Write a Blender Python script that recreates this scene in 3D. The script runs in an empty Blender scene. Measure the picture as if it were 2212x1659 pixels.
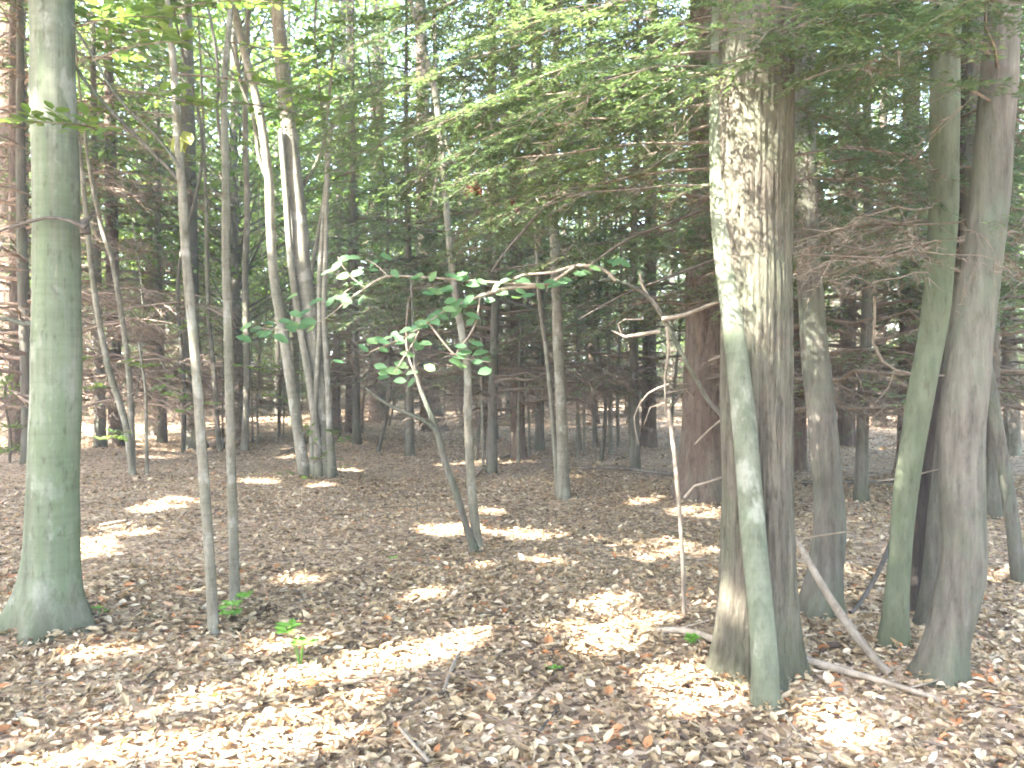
import bpy, math, random
import numpy as np
from mathutils import Vector, Matrix

rng = np.random.default_rng(11)
random.seed(11)
sc = bpy.context.scene
C = sc.collection

# ------------------------------------------------------------------ camera, sky, sun, exposure
PW, PH, FPX, VHOR, CAMZ = 2212.0, 1659.0, 1841.0, 800.0, 1.5
PITCH = math.atan((PH / 2 - VHOR) / FPX)
cam = bpy.data.cameras.new('camera')
cam.sensor_width = 36.0
cam.lens = 36.0 * FPX / PW
cam.clip_start, cam.clip_end = 0.05, 2000
camo = bpy.data.objects.new('camera', cam)
C.objects.link(camo)
camo.location = (0, 0, CAMZ)
camo.rotation_euler = (math.pi / 2 - PITCH, 0, 0)
sc.camera = camo

SUN_EL = math.radians(47)
SAZ = np.array([-0.80, -0.60])                     # horizontal direction towards the sun
TOSUN = np.array([SAZ[0] * math.cos(SUN_EL), SAZ[1] * math.cos(SUN_EL), math.sin(SUN_EL)])
world = bpy.data.worlds.new('World')
sc.world = world
world.use_nodes = True
wn = world.node_tree
sky = wn.nodes.new('ShaderNodeTexSky')
sky.sky_type = 'NISHITA'
sky.sun_disc = False
sky.sun_elevation = SUN_EL
sky.sun_rotation = math.atan2(SAZ[0], SAZ[1])
sky.air_density, sky.dust_density, sky.ozone_density = 1.0, 2.0, 1.0
bg = wn.nodes['Background']
bg.inputs['Strength'].default_value = 0.15
wn.links.new(sky.outputs[0], bg.inputs['Color'])
sun = bpy.data.lights.new('sun', 'SUN')
sun.energy = 4.6
sun.angle = math.radians(0.5)
sun.color = (1.0, 0.965, 0.91)
suno = bpy.data.objects.new('sun', sun)
C.objects.link(suno)
suno.rotation_euler = Vector((-TOSUN[0], -TOSUN[1], -TOSUN[2])).to_track_quat('-Z', 'Y').to_euler()
sc.view_settings.view_transform = 'Standard'
sc.view_settings.look = 'None'
sc.view_settings.gamma = 1.0
sc.view_settings.exposure = 4.18
sc.cycles.max_bounces = 5
sc.cycles.diffuse_bounces = 3
sc.cycles.transmission_bounces = 4
sc.cycles.glossy_bounces = 2
sc.cycles.volume_bounces = 0
sc.cycles.caustics_reflective = False
sc.cycles.caustics_refractive = False
sc.cycles.filter_width = 1.9
sc.cycles.use_adaptive_sampling = True
sc.cycles.adaptive_threshold = 0.025

# ------------------------------------------------------------------ pixel <-> place helpers
CA, SA = math.cos(PITCH), math.sin(PITCH)

def ray(u, v):
    rx, ru = (u - PW / 2) / FPX, -(v - PH / 2) / FPX
    return np.array([rx, CA + ru * SA, -SA + ru * CA])

def P(u, v, d):
    r = ray(u, v)
    return np.array([0, 0, CAMZ]) + r * (d / r[1])

def flat(u, v):
    r = ray(u, v)
    return (np.array([0, 0, CAMZ]) + r * (CAMZ / -r[2]))[:2]
FEET = [(flat(*q), w) for *q, w in ((100, 1345, .34), (1632, 1440, .36), (1656, 1522, .13), (1768, 1325, .2), (1926, 1392, .15), (2026, 1462, .22), (1975, 1390, .14), (464, 1368, .07), (507, 1312, .07), (1032, 1190, .12), (702, 1030, .35), (1512, 1072, .5))]

def gh(x, y):
    m = 0
    for (bx, by), w in FEET:
        m = m + 0.22 * w * np.exp(-((x - bx) ** 2 + (y - by) ** 2) / (1.9 * w) ** 2)
    return gh0(x, y) + m

def gh0(x, y):
    r = np.sqrt(x * x + y * y)
    far = np.clip((r - 9) / 25, 0, 1)
    return (0.025 * np.sin(1.3 * x + 0.7) * np.cos(1.1 * y) + 0.02 * np.sin(2.9 * x - 1.7 * y)
            + far * (0.16 * np.sin(0.31 * x + 1.0) * np.cos(0.27 * y + 0.4) + 0.06 * np.sin(0.9 * x + 0.6 * y)))

def G(u, v):
    r = ray(u, v)
    t = CAMZ / max(-r[2], 1e-3)
    for _ in range(6):
        p = np.array([0, 0, CAMZ]) + r * t
        t = (CAMZ - gh(p[0], p[1])) / max(-r[2], 1e-3)
    return np.array([0, 0, CAMZ]) + r * t

# ------------------------------------------------------------------ materials
def nodes_of(name):
    m = bpy.data.materials.new(name)
    m.use_nodes = True
    nt = m.node_tree
    nt.nodes.clear()
    out = nt.nodes.new('ShaderNodeOutputMaterial')
    return m, nt, out

def N(nt, t, **kw):
    n = nt.nodes.new(t)
    for k, v in kw.items():
        setattr(n, k, v)
    return n

def ramp(nt, stops, fac):
    r = N(nt, 'ShaderNodeValToRGB')
    e = r.color_ramp.elements
    while len(e) < len(stops):
        e.new(0.5)
    for i, (p, c) in enumerate(stops):
        e[i].position = p
        e[i].color = (*c, 1)
    nt.links.new(fac, r.inputs[0])
    return r.outputs[0]

def coords(nt, scale, src='Object'):
    tc = N(nt, 'ShaderNodeTexCoord')
    mp = N(nt, 'ShaderNodeMapping')
    mp.inputs['Scale'].default_value = scale
    nt.links.new(tc.outputs[src], mp.inputs['Vector'])
    return mp.outputs[0]

def noise(nt, vec, scale, detail=4, rough=0.6):
    n = N(nt, 'ShaderNodeTexNoise')
    n.inputs['Scale'].default_value = scale
    n.inputs['Detail'].default_value = detail
    n.inputs['Roughness'].default_value = rough
    nt.links.new(vec, n.inputs['Vector'])
    return n.outputs['Fac']

def mixc(nt, a, b, fac, mode='MIX'):
    m = N(nt, 'ShaderNodeMix', data_type='RGBA', blend_type=mode)
    for s, x in ((0, fac), (6, a), (7, b)):
        if isinstance(x, (int, float)):
            m.inputs[s].default_value = x
        elif isinstance(x, tuple):
            m.inputs[s].default_value = (*x, 1)
        else:
            nt.links.new(x, m.inputs[s])
    return m.outputs[2]

def offs(nt, x, v):
    m = N(nt, 'ShaderNodeMath', operation='ADD')
    nt.links.new(x, m.inputs[0])
    m.inputs[1].default_value = v
    return m.outputs[0]

def bark(name, dark, light, zs=0.12, scale=9, moss=None, moss_amt=0.5, bump=0.5, bdist=0.02, patch=None, spots=0.5, band=0.0, mz=0.6, foot=0.0):
    m, nt, out = nodes_of(name)
    v = coords(nt, (1, 1, zs))
    f = noise(nt, v, scale, 6, 0.7)
    col = ramp(nt, [(0.30, dark), (0.5, tuple((a + b) / 2 for a, b in zip(dark, light))), (0.72, light)], f)
    v1 = coords(nt, (1, 1, 0.6))
    big = noise(nt, v1, 3.1, 5, 0.65)                       # broad weathered blotches
    col = mixc(nt, col, ramp(nt, [(0.32, (0.62, 0.60, 0.58)), (0.66, (1.25, 1.25, 1.22))], big), 0.8, 'MULTIPLY')
    if patch:
        fp = noise(nt, v1, 7, 4, 0.6)
        col = mixc(nt, col, patch, ramp(nt, [(0.54, (0, 0, 0)), (0.62, (1, 1, 1))], fp))
    if moss:
        f2 = noise(nt, coords(nt, (1, 1, mz)), 2.2 if mz > 0.3 else 9, 6, 0.7)
        col = mixc(nt, col, moss, ramp(nt, [(0.45, (0, 0, 0)), (0.64, (moss_amt,) * 3)], f2))
    if band:                                                # faint wrinkles round the stem
        fb = noise(nt, coords(nt, (0.6, 0.6, 9)), 5, 3, 0.6)
        col = mixc(nt, col, ramp(nt, [(0.35, (0.6, 0.58, 0.55)), (0.55, (1.08, 1.08, 1.08))], fb), band, 'MULTIPLY')
    vs = coords(nt, (1, 1, 0.3))
    fl = noise(nt, vs, 28, 4, 0.7)                          # small lichen flecks and dark pores
    col = mixc(nt, col, ramp(nt, [(0.34, (0.45, 0.42, 0.40)), (0.45, (1, 1, 1)), (0.62, (1, 1, 1)), (0.70, (1.5, 1.5, 1.4))], fl), spots, 'MULTIPLY')
    if foot:                                                # dark moss and soil splashed on the lowest bark
        sp = N(nt, 'ShaderNodeSeparateXYZ')
        nt.links.new(coords(nt, (1, 1, 1)), sp.inputs[0])
        ma = N(nt, 'ShaderNodeMath', operation='MULTIPLY_ADD')
        nt.links.new(noise(nt, coords(nt, (1, 1, 0.25)), 13, 6, 0.75), ma.inputs[0])
        ma.inputs[1].default_value = -0.75
        nt.links.new(sp.outputs[2], ma.inputs[2])
        col = mixc(nt, (0.06, 0.06, 0.036), col, ramp(nt, [(0.0, (0.35, 0.35, 0.35)), (0.10, (0.65, 0.65, 0.65)), (0.24, (1, 1, 1))], offs(nt, ma.outputs[0], foot + 0.12)))
    b = N(nt, 'ShaderNodeBsdfPrincipled')
    b.inputs['Roughness'].default_value = 0.9
    b.inputs['Specular IOR Level'].default_value = 0.15
    nt.links.new(col, b.inputs['Base Color'])
    bp = N(nt, 'ShaderNodeBump')
    bp.inputs['Strength'].default_value = bump
    bp.inputs['Distance'].default_value = bdist
    ad = N(nt, 'ShaderNodeMath', operation='ADD')
    nt.links.new(f, ad.inputs[0])
    nt.links.new(fl, ad.inputs[1])
    nt.links.new(ad.outputs[0], bp.inputs['Height'])
    nt.links.new(bp.outputs[0], b.inputs['Normal'])
    nt.links.new(b.outputs[0], out.inputs[0])
    return m

def leafmat(name, stops, trans=0.4, tboost=(1.2, 1.3, 0.6), rough=0.5, spec=0.3, veins=0.0):
    m, nt, out = nodes_of(name)
    at = N(nt, 'ShaderNodeAttribute', attribute_name='tint')
    f = at.outputs['Fac']
    col = ramp(nt, stops, f)
    if veins:
        nz = noise(nt, coords(nt, (1, 1, 1)), veins, 3)
        col = mixc(nt, col, ramp(nt, [(0.3, (0.6, 0.6, 0.6)), (0.7, (1.2, 1.2, 1.2))], nz), 0.8, 'MULTIPLY')
    b = N(nt, 'ShaderNodeBsdfPrincipled')
    b.inputs['Roughness'].default_value = rough
    b.inputs['Specular IOR Level'].default_value = spec
    nt.links.new(col, b.inputs['Base Color'])
    t = N(nt, 'ShaderNodeBsdfTranslucent')
    tc = mixc(nt, col, tboost, 1.0, 'MULTIPLY')
    nt.links.new(tc, t.inputs[0])
    mx = N(nt, 'ShaderNodeMixShader')
    mx.inputs[0].default_value = trans
    nt.links.new(b.outputs[0], mx.inputs[1])
    nt.links.new(t.outputs[0], mx.inputs[2])
    nt.links.new(mx.outputs[0], out.inputs[0])
    return m

M = {}
M['beech'] = bark('smooth_grey_bark', (0.085, 0.10, 0.065), (0.185, 0.19, 0.143), 0.025, 15, (0.095, 0.132, 0.068), 0.65, 0.3, 0.006, spots=0.6, band=0.2, mz=0.05, patch=(0.205, 0.21, 0.165), foot=0.22)
M['sapling'] = bark('sapling_bark', (0.095, 0.088, 0.066), (0.205, 0.185, 0.145), 0.2, 22, (0.12, 0.135, 0.088), 0.45, 0.4, 0.006, patch=(0.235, 0.22, 0.18), spots=0.7, band=0.35)
M['pole'] = bark('mottled_pole_bark', (0.08, 0.09, 0.06), (0.16, 0.165, 0.122), 0.35, 18, (0.09, 0.118, 0.064), 0.55, 0.35, 0.006, patch=(0.205, 0.205, 0.16), spots=0.5, band=0.15, foot=0.28)
M['furrow'] = bark('furrowed_bark', (0.052, 0.045, 0.034), (0.18, 0.158, 0.12), 0.06, 34, (0.11, 0.125, 0.078), 0.6, 1.0, 0.03, spots=0.7, foot=0.2)
M['hemlock'] = bark('brown_scaly_bark', (0.065, 0.046, 0.036), (0.175, 0.13, 0.10), 0.18, 20, (0.12, 0.12, 0.085), 0.4, 1.0, 0.03, spots=0.8)
M['greybrown'] = bark('grey_brown_bark', (0.06, 0.053, 0.043), (0.15, 0.135, 0.11), 0.10, 30, (0.098, 0.118, 0.078), 0.7, 0.9, 0.015, spots=0.5, foot=0.25)
M['mossy'] = bark('mossy_green_bark', (0.075, 0.085, 0.055), (0.145, 0.155, 0.105), 0.2, 16, (0.085, 0.112, 0.058), 0.7, 0.6, 0.01, spots=0.5, foot=0.22)
M['pale'] = bark('pale_smooth_bark', (0.13, 0.122, 0.095), (0.27, 0.25, 0.205), 0.2, 16, (0.14, 0.15, 0.105), 0.4, 0.4, 0.006, patch=(0.30, 0.285, 0.24), spots=0.6, band=0.3, foot=0.2)
M['gapdark'] = bark('dark_gap_shade_bark', (0.018, 0.015, 0.012), (0.06, 0.05, 0.042), 0.13, 24, None, 0, 0.9, 0.015, spots=0.7)  # dark bark, blackened to paint in the shaded gap between the trunks
M['dead'] = bark('bare_dead_wood', (0.15, 0.12, 0.09), (0.32, 0.265, 0.205), 0.3, 22, None, 0, 0.4, 0.005)
M['darktwig'] = bark('dark_twig_bark', (0.07, 0.06, 0.05), (0.14, 0.12, 0.10), 0.3, 22, None, 0, 0.4, 0.005)
M['twig'] = bark('brown_twig_bark', (0.095, 0.073, 0.057), (0.20, 0.16, 0.12), 0.5, 22, None, 0, 0.2, 0.003)
M['deadspray'] = bark('dry_brown_spray', (0.16, 0.115, 0.085), (0.33, 0.25, 0.19), 0.5, 22, None, 0, 0.2, 0.003)
M['litter'] = leafmat('dry_leaf', [(0.0, (0.065, 0.042, 0.026)), (0.22, (0.215, 0.15, 0.083)), (0.45, (0.375, 0.278, 0.16)),
                                   (0.7, (0.485, 0.378, 0.235)), (0.92, (0.58, 0.49, 0.365)), (1.0, (0.42, 0.19, 0.08))], 0.18, (1.0, 0.85, 0.6), 0.6, 0.3, 45)
M['bleaf'] = leafmat('broad_leaf', [(0, (0.075, 0.15, 0.07)), (0.7, (0.11, 0.20, 0.09)), (1, (0.15, 0.23, 0.095))], 0.45, (1.1, 1.2, 0.8), 0.55, 0.2)
M['leaf'] = leafmat('woodland_leaf', [(0, (0.07, 0.12, 0.038)), (0.6, (0.12, 0.19, 0.055)), (1, (0.20, 0.25, 0.07))], 0.5, (1.35, 1.4, 0.8))
M['canopy'] = leafmat('canopy_leaf', [(0, (0.06, 0.12, 0.05)), (1, (0.12, 0.20, 0.07))], 0.42, (1.1, 1.2, 0.8))
M['needle'] = leafmat('hemlock_needle', [(0, (0.075, 0.11, 0.06)), (0.7, (0.125, 0.175, 0.09)), (1, (0.20, 0.235, 0.105))], 0.45, (1.2, 1.3, 0.75), 0.5, 0.4)
M['sprout'] = leafmat('fresh_green_leaf', [(0, (0.10, 0.24, 0.04)), (1, (0.20, 0.38, 0.07))], 0.45, (1.2, 1.3, 0.6))
M['redleaf'] = leafmat('dead_red_leaf', [(0, (0.055, 0.014, 0.012)), (1, (0.11, 0.03, 0.018))], 0.35, (1.4, 0.9, 0.6))
M['yellowleaf'] = leafmat('yellowing_leaf', [(0, (0.22, 0.27, 0.06)), (1, (0.30, 0.30, 0.09))], 0.4, (1.2, 1.2, 0.6))

def floor_material():
    m, nt, out = nodes_of('leaf_strewn_soil')
    v = coords(nt, (1, 1, 1))
    vo = N(nt, 'ShaderNodeTexVoronoi')
    vo.inputs['Scale'].default_value = 30
    nt.links.new(v, vo.inputs['Vector'])
    sep = N(nt, 'ShaderNodeSeparateColor')
    nt.links.new(vo.outputs['Color'], sep.inputs[0])
    col = ramp(nt, [(0.0, (0.075, 0.05, 0.032)), (0.35, (0.24, 0.165, 0.10)), (0.7, (0.38, 0.28, 0.18)), (1, (0.50, 0.40, 0.28))], sep.outputs[0])
    nz = noise(nt, v, 0.8, 4)
    col = mixc(nt, col, ramp(nt, [(0.3, (0.7, 0.65, 0.6)), (0.7, (1.15, 1.1, 1.1))], nz), 1.0, 'MULTIPLY')
    b = N(nt, 'ShaderNodeBsdfPrincipled')
    b.inputs['Roughness'].default_value = 0.9
    nt.links.new(col, b.inputs['Base Color'])
    bp = N(nt, 'ShaderNodeBump')
    bp.inputs['Strength'].default_value = 0.8
    bp.inputs['Distance'].default_value = 0.04
    nt.links.new(sep.outputs[1], bp.inputs['Height'])
    nt.links.new(bp.outputs[0], b.inputs['Normal'])
    nt.links.new(b.outputs[0], out.inputs[0])
    return m
M['floor'] = floor_material()

# ------------------------------------------------------------------ mesh helpers
def mesh(name, verts, faces_list, mats, tints=None, matidx=None, smooth=False):
    """faces_list: arrays (n,3) or (n,4); tints: per-vertex array; matidx: per-face list of arrays"""
    me = bpy.data.meshes.new(name)
    verts = np.ascontiguousarray(verts, dtype=np.float32)
    fl = [np.asarray(f, dtype=np.int32) for f in faces_list if len(f)]
    me.vertices.add(len(verts))
    me.vertices.foreach_set('co', verts.ravel())
    loops = np.concatenate([f.ravel() for f in fl])
    sizes = np.concatenate([np.full(len(f), f.shape[1], np.int32) for f in fl])
    starts = np.concatenate([[0], np.cumsum(sizes)[:-1]]).astype(np.int32)
    me.loops.add(len(loops))
    me.loops.foreach_set('vertex_index', loops)
    me.polygons.add(len(sizes))
    me.polygons.foreach_set('loop_start', starts)
    for mt in mats:
        me.materials.append(M[mt])
    if matidx is not None:
        me.polygons.foreach_set('material_index', np.concatenate(matidx).astype(np.int32))
    me.polygons.foreach_set('use_smooth', np.full(len(sizes), smooth))
    if tints is not None:
        a = me.attributes.new('tint', 'FLOAT', 'POINT')
        a.data.foreach_set('value', np.asarray(tints, dtype=np.float32))
    me.update(calc_edges=True)
    me.validate()
    return me

def link(name, me, parent=None, loc=(0, 0, 0), rot=None, scale=None):
    o = bpy.data.objects.new(name, me)
    C.objects.link(o)
    o.location = loc
    if rot is not None:
        o.rotation_euler = rot
    if scale is not None:
        o.scale = (scale,) * 3 if isinstance(scale, (int, float)) else scale
    if parent is not None:
        o.parent = parent
    return o

def tag(o, label, cat=None, group=None, kind=None):
    o['label'] = label
    if cat:
        o['category'] = cat
    if group:
        o['group'] = group
    if kind:
        o['kind'] = kind
    return o

def thing(name, label, cat, loc, group=None, rz=0):
    o = bpy.data.objects.new(name, None)
    C.objects.link(o)
    o.empty_display_size = 0.2
    o.location = loc
    o.rotation_euler = (0, 0, rz)
    return tag(o, label, cat, group)

def catmull(pts, rad, spacing):
    pts = np.asarray(pts, float)
    rad = np.asarray(rad, float)
    p = np.vstack([2 * pts[0] - pts[1], pts, 2 * pts[-1] - pts[-2]])
    outp, outr = [], []
    for i in range(len(pts) - 1):
        a, b, c, d = p[i:i + 4]
        n = max(1, int(round(np.linalg.norm(c - b) / spacing)))
        for k in range(n):
            t = k / n
            outp.append(0.5 * ((2 * b) + (c - a) * t + (2 * a - 5 * b + 4 * c - d) * t * t + (3 * b - a - 3 * c + d) * t ** 3))
            outr.append(rad[i] * (1 - t) + rad[i + 1] * t)
    outp.append(pts[-1])
    outr.append(rad[-1])
    return np.array(outp), np.array(outr)

def tube(pts, rad, n=8, spacing=0.12, rfun=None, wob=0.0, seed=0):
    """verts, quads of a tapered tube; rfun(theta, s, height) multiplies the radius"""
    p, r = catmull(pts, rad, spacing)
    t = np.gradient(p, axis=0)
    t /= np.linalg.norm(t, axis=1)[:, None] + 1e-9
    ref = np.array([1.0, 0, 0]) if abs(t[0][0]) < 0.9 else np.array([0, 0, 1.0])
    th = np.linspace(0, 2 * np.pi, n, endpoint=False)
    s = np.concatenate([[0], np.cumsum(np.linalg.norm(np.diff(p, axis=0), axis=1))])
    V = np.zeros((len(p), n, 3))
    u = ref
    for i in range(len(p)):
        u = u - t[i] * np.dot(u, t[i])
        u /= np.linalg.norm(u)
        w = np.cross(t[i], u)
        rr = np.full(n, r[i])
        if rfun is not None:
            rr = rr * rfun(th, s[i], p[i][2])
        if wob:
            rr = rr * (1 + wob * (np.sin(th * 2 + s[i] * 5.1 + seed) * 0.5 + np.sin(th * 3 - s[i] * 8.7 + seed * 2) * 0.35 + np.sin(s[i] * 13 + seed) * 0.4))
        V[i] = p[i] + (np.cos(th) * rr)[:, None] * u + (np.sin(th) * rr)[:, None] * w
    k = len(p)
    idx = np.arange(k * n).reshape(k, n)
    a = idx[:-1]
    b = idx[1:]
    q = np.stack([a, np.roll(a, -1, 1), np.roll(b, -1, 1), b], -1).reshape(-1, 4)
    verts = np.vstack([V.reshape(-1, 3), p[-1:] + t[-1:] * r[-1] * 0.6])
    tip = len(verts) - 1
    last = idx[-1]
    tri = np.stack([last, np.roll(last, -1), np.full(n, tip)], -1)
    return verts, q, tri

def tubes_mesh(name, tubes, mat, off=(0, 0, 0)):
    vs, qs, ts, o = [], [], [], 0
    for v, q, t in tubes:
        vs.append(v - np.asarray(off))
        qs.append(q + o)
        ts.append(t + o)
        o += len(v)
    return mesh(name, np.vstack(vs), [np.vstack(qs), np.vstack(ts)], [mat], smooth=True)

RHOMB = (np.array([[0, 0, 0], [0.45, 0.5, 0.0], [1, 0, 0], [0.45, -0.5, 0.0]]), np.array([[0, 2, 1], [0, 3, 2]]))
RHOMB[0][[1, 3], 2] = 0.10
_l = np.array([[0, 0, 0], [0.28, 0.42, 0.10], [0.66, 0.40, 0.12], [1.0, 0.0, 0.05], [0.66, -0.40, 0.12], [0.28, -0.42, 0.10], [0.3, 0, 0], [0.68, 0, 0.0]])
LEAF8 = (_l, np.array([[0, 6, 1], [0, 5, 6], [1, 6, 7], [1, 7, 2], [6, 5, 4], [6, 4, 7], [2, 7, 3], [7, 4, 3]]))
NEED = (np.array([[0, 0.5, 0], [0, -0.5, 0], [1, 0, 0]]), np.array([[0, 1, 2]]))

def unit(v):
    return v / (np.linalg.norm(v, axis=-1, keepdims=True) + 1e-9)

def leaves(cent, axis, normal, length, width, tmpl, curl=None):
    """vectorised leaves: cent = base of each leaf"""
    tv, tf = tmpl
    n = len(cent)
    ax = unit(axis)
    no = unit(normal - ax * (normal * ax).sum(1, keepdims=True))
    si = np.cross(no, ax)
    L = np.broadcast_to(np.asarray(length, float), (n,))[:, None, None]
    Wd = np.broadcast_to(np.asarray(width, float), (n,))[:, None, None]
    x = tv[None, :, 0:1] * L
    y = tv[None, :, 1:2] * Wd
    z = tv[None, :, 2:3] * Wd
    if curl is not None:
        cu = np.asarray(curl)[:, None, None]
        z = z * (1 + 4 * np.abs(cu)) + cu * L * (tv[None, :, 0:1] - 0.5) ** 2 * 1.6
    v = cent[:, None, :] + x * ax[:, None, :] + y * si[:, None, :] + z * no[:, None, :]
    f = tf[None] + (np.arange(n) * len(tv))[:, None, None]
    return v.reshape(-1, 3), f.reshape(-1, tf.shape[1])

def rand_unit(n):
    return unit(rng.normal(size=(n, 3)))

# ------------------------------------------------------------------ the forest floor
def build_floor():
    def axis(lo, hi, near0, near1, fine, growth=1.25):
        a = list(np.arange(near0, near1, fine))
        s = fine
        x = near1
        while x < hi:
            a.append(x)
            s *= growth
            x += s
        a.append(hi)
        s = fine
        x = near0 - fine
        pre = []
        while x > lo:
            pre.append(x)
            s *= growth
            x -= s
        pre.append(lo)
        return np.array(pre[::-1] + a)
    xs = axis(-600, 600, -9, 9, 0.15)
    ys = axis(-600, 900, -2, 26, 0.15)
    X, Y = np.meshgrid(xs, ys)
    Z = gh(X, Y)
    V = np.stack([X, Y, Z], -1).reshape(-1, 3)
    idx = np.arange(len(V)).reshape(X.shape)
    q = np.stack([idx[:-1, :-1], idx[:-1, 1:], idx[1:, 1:], idx[1:, :-1]], -1).reshape(-1, 4)
    o = link('forest_floor', mesh('forest_floor', V, [q], ['floor'], smooth=True))
    o['kind'] = 'structure'
    o['label'] = 'level woodland ground covered with dry brown leaves'
    return o
floor = build_floor()

def build_litter():
    # scattered dry leaves: density falls with distance; the 300 that show largest are parts of their own
    pts = []
    bands = [(1.2, 6.5, 1700), (6.5, 12, 850), (12, 20, 260), (20, 32, 60)]
    for d0, d1, dens in bands:
        hw = lambda d: 0.68 * d + 1.0
        area = (hw(d0) + hw(d1)) * (d1 - d0)
        n = int(area * dens)
        y = rng.uniform(d0, d1, int(n * 2.0))
        x = rng.uniform(-1, 1, len(y)) * hw(d1)
        k = np.abs(x) < hw(y)
        pts.append(np.stack([x[k], y[k]], 1)[:n])
    p = np.vstack(pts)
    heap = []
    for (bx, by), w in FEET:            # leaves drifted against the feet of the trunks
        m = int(260 * w + 30)
        aa, rr = rng.uniform(0, 6.283, m), w * rng.uniform(0.75, 1.8, m)
        heap.append(np.stack([bx + np.cos(aa) * rr, by + np.sin(aa) * rr], 1))
    heap = np.vstack(heap)
    nh = len(heap)
    p = np.vstack([p, heap])
    n = len(p)
    z = gh(p[:, 0], p[:, 1]) + rng.uniform(0.003, 0.026, n)
    z[-nh:] += rng.uniform(0, 0.03, nh)
    a = rng.uniform(0, 2 * np.pi, n)
    tiltn = np.stack([rng.normal(0, 0.4, n), rng.normal(0, 0.4, n), np.ones(n)], 1)
    ax = np.stack([np.cos(a), np.sin(a), rng.normal(0, 0.25, n)], 1)
    whole = rng.random(n) < np.where(p[:, 1] < 5.5, 0.30, 0.2)
    L = np.where(whole, np.clip(rng.normal(0.058, 0.014, n), 0.03, 0.10), np.clip(rng.normal(0.027, 0.009, n), 0.012, 0.055)) * (1 + np.clip((p[:, 1] - 12) / 25, 0, 0.7))
    Wd = L * np.where(whole, rng.uniform(0.38, 0.6, n), rng.uniform(0.3, 0.95, n))
    cen = np.stack([p[:, 0], p[:, 1], z], 1)
    tint = np.clip(rng.beta(1.25, 1.3, n) + 0.10 * np.sin(p[:, 0] * 1.7 + 1) * np.sin(p[:, 1] * 1.3) + 0.10 * np.sin(p[:, 0] * 4.3 + 2 * np.sin(p[:, 1] * 2.1)) * np.sin(p[:, 1] * 3.7 + 1), 0, 0.97)
    tint[rng.random(n) < 0.03] = 1.0
    curl = rng.normal(0, 0.34, n)
    # visible largest
    vis = (np.abs(p[:, 0]) < 0.595 * p[:, 1]) & (p[:, 1] > 3.25)
    size = np.where(vis, L / p[:, 1], 0)
    big = np.argsort(-size)[:300]
    rest = np.ones(n, bool)
    rest[big] = False
    near = rest & (p[:, 1] < 8.5) & (whole | (p[:, 1] < 4.6))
    fr = rest & ~near
    v1, f1 = leaves(cen[near], ax[near], tiltn[near], L[near], Wd[near], LEAF8, curl[near])
    v2, f2 = leaves(cen[fr], ax[fr], tiltn[fr], L[fr], Wd[fr], RHOMB, curl[fr])
    t = np.concatenate([np.repeat(tint[near], 8), np.repeat(tint[fr], 4)])
    o = link('leaf_litter', mesh('leaf_litter', np.vstack([v1, v2]), [f1, f2 + len(v1)], ['litter'], t), floor)
    o['kind'] = 'stuff'
    protos = []
    for k in range(24):
        v, f = leaves(np.zeros((1, 3)), np.array([[1.0, 0, 0]]), np.array([[0, 0, 1.0]]), 1.0, rng.uniform(0.4, 0.62), LEAF8, np.array([rng.normal(0, 0.3)]))
        tt = min(0.97, max(0.12, (k + 0.5) / 24)) if k % 9 else 1.0
        protos.append(mesh('leaf', v, [f], ['litter'], np.full(8, tt)))
    for i in big:
        me = protos[int(np.clip(rng.normal(tint[i] * 23, 3), 0, 23))]
        link('leaf', me, floor, cen[i], (rng.normal(0, 0.3), rng.normal(0, 0.25), a[i]), float(L[i]))
build_litter()

def build_twigs():
    tb = []
    for i in range(900):
        y = 1.5 + 15 * rng.random() ** 1.6
        x = rng.uniform(-1, 1) * (0.66 * y + 0.8)
        a = rng.uniform(0, 6.283)
        L = rng.uniform(0.08, 0.42)
        t = np.linspace(-0.5, 0.5, 4)
        px = x + math.cos(a) * L * t + rng.normal(0, 0.012, 4)
        py = y + math.sin(a) * L * t + rng.normal(0, 0.012, 4)
        r = rng.uniform(0.0015, 0.0045)
        tb.append(tube(np.stack([px, py, gh(px, py) + 0.02 + rng.uniform(0, 0.015)], 1), np.linspace(r, r * 0.5, 4), 4, 10))
    o = link('twig_litter', tubes_mesh('twig_litter', tb, 'twig'), floor)
    o['kind'] = 'stuff'

build_twigs()

# ------------------------------------------------------------------ foliage sprays
def twig_tube(p0, p1, r0, r1, n=4, sag=0.0, segs=4):
    t = np.linspace(0, 1, segs)[:, None]
    pts = p0 * (1 - t) + p1 * t
    pts[:, 2] -= sag * np.linalg.norm(p1 - p0) * (t[:, 0] ** 2)
    return tube(pts, np.linspace(r0, r1, segs), n, 10)

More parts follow.
